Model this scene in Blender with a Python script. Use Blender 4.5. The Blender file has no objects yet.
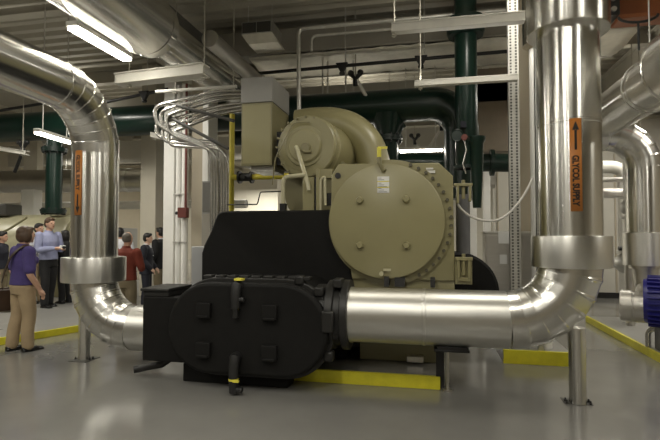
import bpy, bmesh, math, random
from mathutils import Vector, Matrix
random.seed(7)
S = bpy.context.scene
C = S.collection
R = math.radians
PI = math.pi
# ------------------------------------------------------------------ materials
def mat(name, col, rough=0.5, metal=0.0, noise=0.0, nscale=8.0, bump=0.0, bscale=20.0, rnoise=0.0,
        emit=0.0, ecol=None, aniso=0.0, axis='Z', spec=0.5, coat=0.0, stretch=None):
    m = bpy.data.materials.new(name); m.use_nodes = True
    nt = m.node_tree; N = nt.nodes; L = nt.links
    b = N['Principled BSDF']
    c = (col[0], col[1], col[2], 1)
    b.inputs['Base Color'].default_value = c
    b.inputs['Roughness'].default_value = rough
    b.inputs['Metallic'].default_value = metal
    b.inputs['Specular IOR Level'].default_value = spec
    b.inputs['Coat Weight'].default_value = coat
    tc = N.new('ShaderNodeTexCoord'); mp = N.new('ShaderNodeMapping')
    L.new(tc.outputs['Object'], mp.inputs['Vector'])
    if stretch: mp.inputs['Scale'].default_value = stretch
    if noise or rnoise:
        n = N.new('ShaderNodeTexNoise'); n.inputs['Scale'].default_value = nscale
        n.inputs['Detail'].default_value = 4; n.inputs['Roughness'].default_value = 0.6
        L.new(mp.outputs['Vector'], n.inputs['Vector'])
        if noise:
            mx = N.new('ShaderNodeMix'); mx.data_type = 'RGBA'; mx.blend_type = 'MULTIPLY'
            rp = N.new('ShaderNodeMapRange'); rp.inputs['From Min'].default_value = .25; rp.inputs['From Max'].default_value = .75
            rp.inputs['To Min'].default_value = 1 - noise; rp.inputs['To Max'].default_value = 1 + noise
            L.new(n.outputs['Fac'], rp.inputs['Value'])
            mx.inputs['Factor'].default_value = 1
            mx.inputs['A'].default_value = c
            L.new(rp.outputs['Result'], mx.inputs['B'])
            L.new(mx.outputs['Result'], b.inputs['Base Color'])
        if rnoise:
            rq = N.new('ShaderNodeMapRange'); rq.inputs['From Min'].default_value = .3; rq.inputs['From Max'].default_value = .7
            rq.inputs['To Min'].default_value = max(.02, rough - rnoise); rq.inputs['To Max'].default_value = rough + rnoise
            L.new(n.outputs['Fac'], rq.inputs['Value']); L.new(rq.outputs['Result'], b.inputs['Roughness'])
    if bump:
        n2 = N.new('ShaderNodeTexNoise'); n2.inputs['Scale'].default_value = bscale; n2.inputs['Detail'].default_value = 3
        L.new(mp.outputs['Vector'], n2.inputs['Vector'])
        bp = N.new('ShaderNodeBump'); bp.inputs['Strength'].default_value = bump; bp.inputs['Distance'].default_value = .02
        L.new(n2.outputs['Fac'], bp.inputs['Height']); L.new(bp.outputs['Normal'], b.inputs['Normal'])
    if aniso:
        t = N.new('ShaderNodeTangent'); t.direction_type = 'RADIAL'; t.axis = axis
        b.inputs['Anisotropic'].default_value = aniso; b.inputs['Anisotropic Rotation'].default_value = .25
        L.new(t.outputs['Tangent'], b.inputs['Tangent'])
    if emit:
        b.inputs['Emission Color'].default_value = (*(ecol or col), 1)
        b.inputs['Emission Strength'].default_value = emit
    return m
ALU = (.74, .73, .69)
M = {}
for ax, rg in (('X', .42), ('Y', .23), ('Z', .23)):
    M['alu' + ax] = mat('aluminium_jacket_' + ax, ALU, rg, 1, noise=.03, nscale=5, aniso=.5 if ax == 'X' else .8, axis=ax)
M['alu'] = mat('aluminium_elbow', ALU, .27, 1, noise=.03, nscale=5)
M['alu_dull'] = mat('aluminium_dull', (.62, .60, .56), .38, 1, noise=.08, nscale=5, rnoise=.08)
M['steel'] = mat('stainless_pole', (.66, .64, .60), .3, 1, rnoise=.05)
M['steel_x'] = mat('stainless_sheet', (.60, .58, .54), .36, .8, noise=.05, nscale=4, stretch=(1, 1, 14))
M['galv'] = mat('galvanised_steel', (.62, .61, .57), .42, .7, noise=.12, nscale=12)
M['conduit'] = mat('conduit_metal', (.55, .54, .51), .25, .9)
M['beige'] = mat('machine_beige_paint', (.31, .283, .150), .33, 0, noise=.04, nscale=3, bump=.01, bscale=60)
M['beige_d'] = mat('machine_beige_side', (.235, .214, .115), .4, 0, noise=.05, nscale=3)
M['beige_l'] = mat('pale_beige_paint', (.52, .49, .33), .35, 0, noise=.04)
M['grey_box'] = mat('grey_enamel', (.30, .295, .275), .4, 0, noise=.04)
M['grey_blue'] = mat('pale_blue_grey_enamel', (.42, .43, .44), .4)
M['grey_ins'] = mat('grey_insulation', (.16, .16, .165), .6, noise=.05)
M['black'] = mat('black_foam', (.0075, .0072, .0066), .65, 0, noise=.15, nscale=14, bump=.05, bscale=40, spec=.22)
M['black_e'] = mat('black_edge_rubber', (.016, .0155, .0145), .45, 0, spec=.45)
M['blackm'] = mat('black_metal', (.015, .015, .015), .4, 0)
M['green'] = mat('green_pipe_paint', (.0045, .021, .0145), .28, 0, noise=.06, nscale=3)
M['green_d'] = mat('green_flange_paint', (.004, .017, .012), .38, 0)
M['white'] = mat('white_paint', (.84, .83, .79), .5, noise=.03)
M['white_b'] = mat('white_steel_beam', (.66, .64, .58), .45, noise=.05)
M['cream'] = mat('cream_column_paint', (.60, .56, .46), .55, noise=.04, nscale=3)
M['tan'] = mat('tan_column_paint', (.43, .38, .29), .55, noise=.04, nscale=3)
M['bolt'] = mat('dull_olive_bolt', (.10, .09, .055), .45)
M['soffit'] = mat('brown_soffit', (.20, .165, .12), .6, noise=.06)
M['alu_sat'] = mat('aluminium_satin', (.74, .73, .69), .36, 1, noise=.03, nscale=5, aniso=.6, axis='Z')
M['wall'] = mat('wall_paint', (.62, .59, .50), .6, noise=.05, nscale=1.5)
M['wall_g'] = mat('grey_wall_paint', (.52, .50, .44), .6, noise=.05, nscale=1.5)
M['deck'] = mat('ceiling_deck_paint', (.47, .44, .36), .6, noise=.08, nscale=1.2)
M['beam'] = mat('roof_beam_paint', (.40, .375, .31), .6, noise=.06, nscale=2)
M['duct'] = mat('duct_wrap_grey', (.33, .31, .265), .55, .1, noise=.08, nscale=2)
M['foil'] = mat('crinkled_foil', (.86, .83, .74), .34, .5, noise=.1, nscale=6, bump=.45, bscale=6)
M['tray'] = mat('dark_grey_duct', (.20, .195, .18), .5, .4, noise=.06)
M['yellow'] = mat('yellow_safety_paint', (.74, .67, .035), .45, noise=.1, nscale=9)
M['yel_pipe'] = mat('yellow_gas_pipe', (.68, .58, .06), .4)
M['pad'] = mat('pale_concrete', (.27, .265, .25), .35, noise=.07, nscale=2.5, rnoise=.08)
M['orange'] = mat('orange_label', (.56, .205, .04), .45, noise=.05)
M['ink'] = mat('black_ink', (.015, .012, .01), .5)
M['rust'] = mat('rust_orange_paint', (.27, .085, .025), .5, noise=.12, nscale=5)
M['red'] = mat('red_box_paint', (.15, .035, .025), .5)
M['blue'] = mat('blue_motor_paint', (.022, .022, .20), .38, noise=.06)
M['paper'] = mat('white_paper', (.80, .80, .78), .6)
M['tagy'] = mat('yellow_tag', (.75, .68, .08), .5)
M['cable'] = mat('pale_cable', (.60, .58, .54), .45)
M['lamp'] = mat('fluorescent_lens', (1, .97, .88), .4, emit=28, ecol=(1, .95, .82))
M['lampf'] = mat('fluorescent_lens_far', (1, .97, .88), .4, emit=28, ecol=(1, .95, .82))
M['grille'] = mat('dark_grille', (.07, .068, .06), .5)
M['skin'] = mat('skin', (.55, .33, .23), .5, noise=.05)
M['skin_p'] = mat('skin_pale', (.62, .40, .29), .5, noise=.05)
M['hair_b'] = mat('brown_hair', (.075, .042, .022), .5, noise=.35, nscale=40, stretch=(1, 1, .2))
M['hair_d'] = mat('dark_hair', (.012, .010, .009), .45, noise=.3, nscale=40)
M['hair_g'] = mat('grey_hair', (.16, .14, .115), .55, noise=.3, nscale=40)
M['purple'] = mat('purple_cloth', (.060, .042, .17), .8, noise=.18, nscale=9, bump=.25, bscale=14)
M['lblue'] = mat('light_blue_cloth', (.29, .31, .47), .8, noise=.1, nscale=8, bump=.25, bscale=14)
M['whitec'] = mat('white_cloth', (.66, .66, .70), .8, noise=.08, nscale=8, bump=.2, bscale=14)
M['navy'] = mat('navy_cloth', (.010, .011, .020), .75, noise=.2, nscale=8, bump=.2, bscale=14)
M['blackc'] = mat('black_cloth', (.010, .010, .011), .8, noise=.2, nscale=8, bump=.2, bscale=14)
M['redc'] = mat('red_cloth', (.19, .034, .018), .8, noise=.15, nscale=8, bump=.25, bscale=12)
M['khaki'] = mat('khaki_cloth', (.36, .27, .16), .8, noise=.1, nscale=8, bump=.3, bscale=12)
M['olive'] = mat('dull_khaki_cloth', (.22, .18, .11), .8, noise=.1, nscale=8, bump=.3, bscale=12)
M['leather'] = mat('brown_leather', (.045, .025, .015), .45, noise=.2)
M['shoe'] = mat('black_shoe_leather', (.012, .012, .012), .25)
def floor_mat():
    m = mat('epoxy_floor', (.212, .208, .193), .165, 0, noise=.13, nscale=.8, rnoise=.05, bump=.012, bscale=1.4, spec=.5, coat=.25)
    m.node_tree.nodes['Principled BSDF'].inputs['Coat Roughness'].default_value = .16
    return m
M['floor'] = floor_mat()
# ------------------------------------------------------------------ mesh helpers
ORG = {}
class MB:
    def __init__(s): s.bm = bmesh.new()
    def box(s, x0, x1, y0, y1, z0, z1):
        v = [s.bm.verts.new((x, y, z)) for x in (x0, x1) for y in (y0, y1) for z in (z0, z1)]
        for f in ((0, 1, 3, 2), (4, 6, 7, 5), (0, 4, 5, 1), (2, 3, 7, 6), (0, 2, 6, 4), (1, 5, 7, 3)):
            s.bm.faces.new([v[i] for i in f])
        return s
    def rings(s, rings, cap0=True, cap1=True, closed=False):
        vs = [[s.bm.verts.new(p) for p in r] for r in rings]
        n = len(vs[0])
        m = len(vs)
        for i in range(m if closed else m - 1):
            a, b = vs[i], vs[(i + 1) % m]
            for k in range(n):
                s.bm.faces.new((a[k], a[(k + 1) % n], b[(k + 1) % n], b[k]))
        if not closed:
            if cap0: s.bm.faces.new(vs[0][::-1])
            if cap1: s.bm.faces.new(vs[-1])
        return s
    def tube(s, pts, r, seg=24, caps=True, closed=False):
        P = [Vector(p) for p in pts]; n = len(P)
        T = []
        for i in range(n):
            if closed: t = P[(i + 1) % n] - P[i - 1]
            else: t = P[min(i + 1, n - 1)] - P[max(i - 1, 0)]
            if t.length < 1e-9: t = T[-1] if T else Vector((0, 0, 1))
            T.append(t.normalized())
        ref = Vector((0, 0, 1)) if abs(T[0].z) < .9 else Vector((1, 0, 0))
        u = T[0].cross(ref).normalized(); rr = []
        for i in range(n):
            if i:
                ax = T[i - 1].cross(T[i])
                if ax.length > 1e-7:
                    u = Matrix.Rotation(T[i - 1].angle(T[i]), 3, ax.normalized()) @ u
                u = (u - T[i] * u.dot(T[i])).normalized()
            w = T[i].cross(u)
            ra = r[i] if isinstance(r, (list, tuple)) else r
            rr.append([P[i] + (u * math.cos(a) + w * math.sin(a)) * ra for a in (2 * PI * k / seg for k in range(seg))])
        return s.rings(rr, caps, caps, closed)
    def cyl(s, p0, p1, r, seg=24): return s.tube([p0, p1], r, seg)
    def lathe(s, prof, o, d, seg=48):          # prof = [(distance along d, radius)]
        o = Vector(o); d = Vector(d).normalized()
        u = d.cross(Vector((0, 0, 1)) if abs(d.z) < .9 else Vector((1, 0, 0))).normalized(); w = d.cross(u)
        rr = [[o + d * t + (u * math.cos(2 * PI * k / seg) + w * math.sin(2 * PI * k / seg)) * max(r, 1e-4) for k in range(seg)] for t, r in prof]
        return s.rings(rr)
    def prism(s, poly, ax, a0, a1):            # poly in the two other axes, extruded along ax
        def P(p, a): return (a, p[0], p[1]) if ax == 'x' else ((p[0], a, p[1]) if ax == 'y' else (p[0], p[1], a))
        return s.rings([[P(p, a0) for p in poly], [P(p, a1) for p in poly]])
    def sphere(s, c, r, seg=16, rot=None):
        if not isinstance(r, (tuple, list)): r = (r, r, r)
        mt = Matrix.Translation(c) @ (rot.to_4x4() if rot else Matrix()) @ Matrix.Diagonal((*r, 1))
        bmesh.ops.create_uvsphere(s.bm, u_segments=seg, v_segments=max(6, seg * 3 // 4), radius=1, matrix=mt)
        return s
    def build(s, name, m, parent=None, smooth=32, bevel=0, kind=None, seg=2):
        o0 = ORG.get(parent.name, Vector()) if parent else Vector()
        if o0.length: bmesh.ops.translate(s.bm, verts=s.bm.verts, vec=-o0)
        bmesh.ops.recalc_face_normals(s.bm, faces=s.bm.faces)
        me = bpy.data.meshes.new(name); s.bm.to_mesh(me); s.bm.free()
        me.materials.append(M[m] if isinstance(m, str) else m)
        me.shade_smooth(); me.set_sharp_from_angle(angle=R(smooth))
        o = bpy.data.objects.new(name, me); C.objects.link(o)
        if parent:
            o.parent = parent; ORG[o.name] = o0.copy()
        if kind: o['kind'] = kind
        if bevel:
            b = o.modifiers.new('bevel', 'BEVEL'); b.width = bevel; b.segments = seg; b.limit_method = 'ANGLE'; b.angle_limit = R(40)
            b.harden_normals = False
        return o
def thing(name, label, cat, loc=(0, 0, 0), group=None):
    o = bpy.data.objects.new(name, None); C.objects.link(o)
    o.empty_display_size = .2
    o.location = loc; ORG[o.name] = Vector(loc)
    return tag(o, label, cat, group)
def tag(o, label, cat, group=None):
    o['label'] = label; o['category'] = cat
    if group: o['group'] = group
    return o
def copy_part(src, parent, loc):
    c = src.copy(); C.objects.link(c); c.parent = parent; c.location = loc
    return c
def arc(c, p0, axis, ang, n):
    c = Vector(c); v = Vector(p0) - c
    return [c + Matrix.Rotation(ang * i / n, 3, Vector(axis)) @ v for i in range(n + 1)]
def gored(mb, pts, r, seg=48, bead=1.026):
    P = [Vector(p) for p in pts]; path = []; rad = []
    for i, p in enumerate(P):
        t = (P[min(i + 1, len(P) - 1)] - P[max(i - 1, 0)]).normalized()
        if 0 < i < len(P) - 1:
            path += [p - t * .007, p - t * .005, p + t * .005, p + t * .0055]; rad += [r, r * bead, r * bead, r]
        else: path.append(p); rad.append(r)
    return mb.tube(path, rad, seg)
def smooth_path(pts, rad=.2, n=8):            # polyline with rounded corners
    P = [Vector(p) for p in pts]; out = [P[0]]
    for i in range(1, len(P) - 1):
        a, b, c = P[i - 1], P[i], P[i + 1]
        d0 = (a - b); d1 = (c - b); l = min(rad, d0.length * .49, d1.length * .49)
        q0 = b + d0.normalized() * l; q1 = b + d1.normalized() * l
        for k in range(n + 1):
            t = k / n; out.append(q0 * (1 - t) ** 2 + b * 2 * t * (1 - t) + q1 * t * t)
    out.append(P[-1]); return out
def spline(P, n=6):
    P = [Vector(p) for p in P]; out = []
    for i in range(len(P) - 1):
        a, b, c, d = P[max(i - 1, 0)], P[i], P[i + 1], P[min(i + 2, len(P) - 1)]
        for k in range(n):
            t = k / n
            out.append(.5 * (2 * b + (c - a) * t + (2 * a - 5 * b + 4 * c - d) * t * t + (3 * b - a - 3 * c + d) * t ** 3))
    return out + [P[-1]]
def text_mesh(txt, size):
    cu = bpy.data.curves.new('lettering', 'FONT'); cu.body = txt; cu.size = size; cu.align_x = 'LEFT'; cu.resolution_u = 3; cu.offset = .0035
    o = bpy.data.objects.new('lettering', cu); C.objects.link(o)
    dg = bpy.context.evaluated_depsgraph_get()
    me = bpy.data.meshes.new_from_object(o.evaluated_get(dg))
    bpy.data.objects.remove(o); bpy.data.curves.remove(cu)
    return me
# ------------------------------------------------------------------ the room
def struct(name, mb, m, **k):
    return mb.build(name, m, kind='structure', **k)
X0, X1, Y0, Y1, ZC = -17.0, 9.0, -8.0, 28.0, 5.7
struct('floor', MB().box(X0, X1, Y0, Y1, -.2, 0), 'floor')
struct('wall_back', MB().box(X0, X1, Y1, Y1 + .2, 0, 6.4), 'wall')
struct('wall_front', MB().box(X0, X1, Y0 - .2, Y0, 0, 6.4), 'tan')
struct('wall_left', MB().box(X0 - .2, X0, Y0 - .2, Y1 + .2, 0, 6.4), 'tan')
struct('wall_right', MB().box(X1, X1 + .2, Y0 - .2, Y1 + .2, 0, 6.4), 'tan')
prof = []
y = Y0
while y < Y1:                                  # corrugated roof deck, ribs along X
    prof += [(y, ZC + .11), (y + .13, ZC + .11), (y + .17, ZC), (y + .30, ZC), (y + .34, ZC + .11)]; y += .34
top = prof + [(prof[-1][0], ZC + .3), (Y0, ZC + .3)]
mb = MB(); rs = [[(X0, p[0], p[1]) for p in prof], [(X1, p[0], p[1]) for p in prof]]
va = [[mb.bm.verts.new(p) for p in r] for r in rs]
vb = [[mb.bm.verts.new((p[0], p[1], ZC + .3)) for p in r] for r in rs]
for k in range(len(prof) - 1):
    mb.bm.faces.new((va[0][k], va[0][k + 1], va[1][k + 1], va[1][k])); mb.bm.faces.new((vb[0][k], vb[0][k + 1], vb[1][k + 1], vb[1][k]))
struct('ceiling', mb, 'deck', smooth=10)
def ibeam_x(name, x0, x1, y, z, h, w, m, t=.02, **k):
    return struct(name, MB().box(x0, x1, y - w / 2, y + w / 2, z, z + t).box(x0, x1, y - w / 2, y + w / 2, z + h - t, z + h).box(x0, x1, y - t / 2, y + t / 2, z + t, z + h - t), m, **k)
def ibeam_y(name, x, y0, y1, z, h, w, m, t=.02):
    return struct(name, MB().box(x - w / 2, x + w / 2, y0, y1, z, z + t).box(x - w / 2, x + w / 2, y0, y1, z + h - t, z + h).box(x - t / 2, x + t / 2, y0, y1, z + t, z + h - t), m)
for yy in (4.2, 7.0, 10.6, 13.8, 17.0, 20.2, 23.4):
    ibeam_x('ceiling_beam', X0, X1, yy, ZC - .34, .34, .2, 'beam')
for xx in (-11.5, -5.3, 4.4):
    ibeam_y('ceiling_beam', xx, Y0, Y1, ZC - .62, .5, .26, 'beam')
# lower beige roof girder seen under the foil-wrapped duct
struct('ceiling_beam', MB().box(-10, 3.6, 11.2, 11.5, 4.55, 5.15), 'wall_g')
struct('ceiling_beam', MB().box(-16, 6, 15.6, 15.9, 4.2, 5.0), 'wall_g')
# building columns
def col(x, y, w, d, m, z0=0, z1=5.6):
    t = min(w, d) * .12
    mb = MB().box(x - w / 2, x + w / 2, y - d / 2, y - d / 2 + t, z0, z1).box(x - w / 2, x + w / 2, y + d / 2 - t, y + d / 2, z0, z1).box(x - t, x + t, y - d / 2 + t, y + d / 2 - t, z0, z1)
    return struct('column', mb, m)
def boxcol(x0, x1, y0, y1, m, z1=5.6, z0=0): return struct('column', MB().box(x0, x1, y0, y1, z0, z1), m, bevel=.01)
boxcol(-4.98, -4.76, 8.3, 8.5, 'white', 5.1)
boxcol(-4.40, -4.14, 8.3, 8.6, 'tan', 4.9)
boxcol(-4.13, -4.01, 8.2, 8.6, 'white', 5.1)
boxcol(-6.72, -6.32, 10.2, 10.6, 'cream', 5.6, .1); boxcol(-6.36, -6.08, 10.65, 10.95, 'white', 5.6, .1)
boxcol(-11.05, -10.63, 11.2, 11.5, 'white', 2.8, .1); boxcol(-12.6, -12.1, 12.85, 13.1, 'cream', 5.6, .1)
struct('wall_soffit', MB().box(1.05, 1.80, 11.2, 11.6, 3.42, 5.3), 'soffit')
boxcol(.92, 1.10, 12.0, 12.2, 'white'); boxcol(1.26, 1.42, 12.0, 12.2, 'white')
boxcol(-.9, -.4, 22.0, 22.5, 'cream'); boxcol(-6.5, -6.0, 20.0, 20.5, 'cream'); boxcol(-12.6, -12.1, 16.0, 16.5, 'white')
boxcol(1.20, 1.50, 6.98, 7.35, 'tan', 5.0, .16)
struct('wall_partition', MB().box(1.62, X1, 13.0, 13.2, 0, 4.4), 'wall_g')
struct('trim_partition', MB().box(1.60, X1, 12.97, 13.0, 0, .14), 'blackm')
mb = MB()
for k in range(9): mb.box(1.7 + k * .55, 1.73 + k * .55, 12.96, 13.0, .14, 4.4)
struct('trim_partition_seams', mb, 'tan')
# ------------------------------------------------------------------ glycol pipes
RP = .272
def pipe_label(parent, cx, cy, r, z0, z1, ang, arrow_up, label):
    hw = R(10.0); rr = r + .004; n = 10
    mb = MB()
    fr = [[(cx + rr * math.cos(ang - hw + 2 * hw * k / n), cy + rr * math.sin(ang - hw + 2 * hw * k / n), z) for k in range(n + 1)] for z in (z0, z1)]
    v = [[mb.bm.verts.new(p) for p in row] for row in fr]
    for k in range(n): mb.bm.faces.new((v[0][k], v[0][k + 1], v[1][k + 1], v[1][k]))
    lab = mb.build('pipe_label', 'orange', parent); lab['label'] = label
    sol = lab.modifiers.new('thick', 'SOLIDIFY'); sol.thickness = .003; sol.offset = 1
    rt = rr + .0045
    def put(u, w, z): a = ang + w / rt; return (cx + rt * math.cos(a), cy + rt * math.sin(a), z)
    me = text_mesh('GLYCOL SUPPLY', .074)
    xs = [q.co.x for q in me.vertices]; ys = [q.co.y for q in me.vertices]
    ln = max(xs) - min(xs); L = (z1 - z0)
    tl = L * .55; zt = (z1 - L * .40) if arrow_up else (z1 - L * .07)
    bm = bmesh.new(); bm.from_mesh(me)
    mh = max(ys)
    for q in bm.verts:
        u = (q.co.x - min(xs)) / ln * tl; w = (q.co.y - mh / 2)
        q.co = put(0, w, zt - u)
    mb = MB(); mb.bm.free(); mb.bm = bm
    mb.build('lettering', 'ink', lab)
    mb = MB()
    if arrow_up: a0, a1 = z1 - L * .34, z1 - L * .03
    else: a0, a1 = z0 + L * .32, z0 + L * .03
    sg = 1 if a1 > a0 else -1
    h = a1 - sg * .08
    def face(pp): mb.bm.faces.new([mb.bm.verts.new(put(0, w, z)) for w, z in pp])
    face([(-.010, a0), (.010, a0), (.010, h), (-.010, h)])
    face([(-.030, h), (.030, h), (0, a1)])
    mb.build('arrow', 'ink', lab)
def glycol_right():
    cx, cy, zc = 1.285, 4.85, .745
    t = thing('insulated_pipe', 'aluminium jacketed glycol pipe rising to the right of the round beige end cover', 'pipe', (cx, cy, 0))
    re = .57
    MB().lathe([(0, RP - .01), (.006, RP + .006), (.03, RP + .006), (.04, RP), (.72, RP), (.725, RP + .004), (.75, RP + .004), (.755, RP), (cx - re + .80, RP)], (-.80, cy, zc), (1, 0, 0), 64).build('straight_jacket', 'aluX', t)
    gored(MB(), arc((cx - re, cy, zc + re), (cx - re, cy, zc), (0, -1, 0), PI / 2, 7), RP, 120).build('elbow_jacket', 'alu', t, smooth=4)
    MB().lathe([(0, RP), (.02, RP), (1.25, RP), (1.255, RP + .005), (1.28, RP + .005), (1.285, RP), (2.9, RP)], (cx, cy, zc + re), (0, 0, 1), 64).build('riser_jacket', 'aluZ', t)
    MB().lathe([(0, RP + .004), (0, RP + .068), (.012, RP + .072), (.275, RP + .072), (.287, RP + .068), (.287, RP + .004)], (cx, cy, 1.255), (0, 0, 1), 64).build('coupling_jacket', 'alu_sat', t)
    MB().lathe([(0, RP + .004), (0, RP + .082), (.01, RP + .086), (1.9, RP + .086), (1.9, RP)], (cx, cy, 3.45), (0, 0, 1), 64).build('upper_sleeve', 'aluZ', t)
    pl = MB().lathe([(.006, .075), (zc - .05, .075)], (1.325, cy, 0), (0, 0, 1), 32).build('support_pole', 'aluZ', t)
    MB().box(1.325 - .12, 1.325 + .12, cy - .04, cy + .12, 0, .006).build('base_plate', 'grille', pl)
    for sx in (-1, 1):
        for sy in (-1, 1):
            MB().lathe([(0, .012), (.014, .012), (.014, .007), (.03, .007)], (1.325 + sx * .1, cy + sy * .03, .006), (0, 0, 1), 12).build('anchor_bolt', 'blackm', pl)
    pipe_label(t, cx, cy, RP, 1.76, 2.585, R(266), True, 'orange label with black arrow pointing up')
    # black support bracket under the straight run
    br = MB().box(.03, .36, cy - .12, cy + .24, .435, .458).box(.06, .34, cy - .12, cy + .2, .455, .49).build('support_bracket', 'blackm', t, bevel=.006)
    MB().cyl((.16, cy + .12, .02), (.16, cy + .12, .44), .018, 16).lathe([(0, .05), (.02, .05)], (.16, cy + .12, .0), (0, 0, 1), 20).build('threaded_rod', 'steel', br)
    MB().box(.05, .13, cy + .14, cy + .20, .02, .436).build('strut', 'blackm', br)
glycol_right()
def glycol_left():
    cx, cy, zc = -4.115, 5.29, .422
    t = thing('insulated_pipe', 'aluminium jacketed glycol pipe dropping from overhead left of the black water box', 'pipe', (cx, cy, 0))
    re = .60; ru = .70; zt = 3.27
    MB().lathe([(0, RP), (1.2, RP)], (cx + re, cy, zc), (1, 0, 0), 64).build('straight_jacket', 'aluX', t)
    gored(MB(), arc((cx + re, cy, zc + re), (cx, cy, zc + re), (0, -1, 0), PI / 2, 7), RP, 120).build('elbow_jacket', 'alu', t, smooth=4)
    MB().lathe([(0, RP), (1.74, RP), (zt - ru - zc - re, RP)], (cx, cy, zc + re), (0, 0, 1), 64).build('riser_jacket', 'aluZ', t)
    MB().lathe([(0, RP + .004), (0, RP + .096), (.012, RP + .10), (.285, RP + .10), (.297, RP + .096), (.297, RP + .004)], (cx, cy, .98), (0, 0, 1), 64).build('coupling_jacket', 'alu_sat', t)
    gored(MB(), arc((cx, cy - ru, zt - ru), (cx, cy, zt - ru), (1, 0, 0), PI / 2, 7), RP, 120).build('elbow_jacket', 'alu', t, smooth=4)
    MB().lathe([(0, RP), (.012, RP + .006), (.03, RP + .006), (.036, RP), (1.4, RP), (1.405, RP + .005), (1.43, RP + .005), (1.435, RP), (9.5, RP)], (cx, cy - ru, zt), (0, -1, 0), 64).build('overhead_jacket', 'aluY', t)
    px0 = -4.235; pl = MB().lathe([(.006, .072), (.6, .072)], (px0, cy, 0), (0, 0, 1), 32).build('support_pole', 'aluZ', t)
    MB().box(px0 - .13, px0 + .13, cy - .13, cy + .13, 0, .006).build('base_plate', 'grille', pl)
    for sx in (-1, 1):
        for sy in (-1, 1):
            MB().lathe([(0, .012), (.014, .012), (.014, .007), (.03, .007)], (px0 + sx * .1, cy + sy * .03, .006), (0, 0, 1), 12).build('anchor_bolt', 'blackm', pl)
    pipe_label(t, cx, cy, RP, 1.79, 2.57, R(265), False, 'orange label with black arrow pointing down')
glycol_left()
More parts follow.
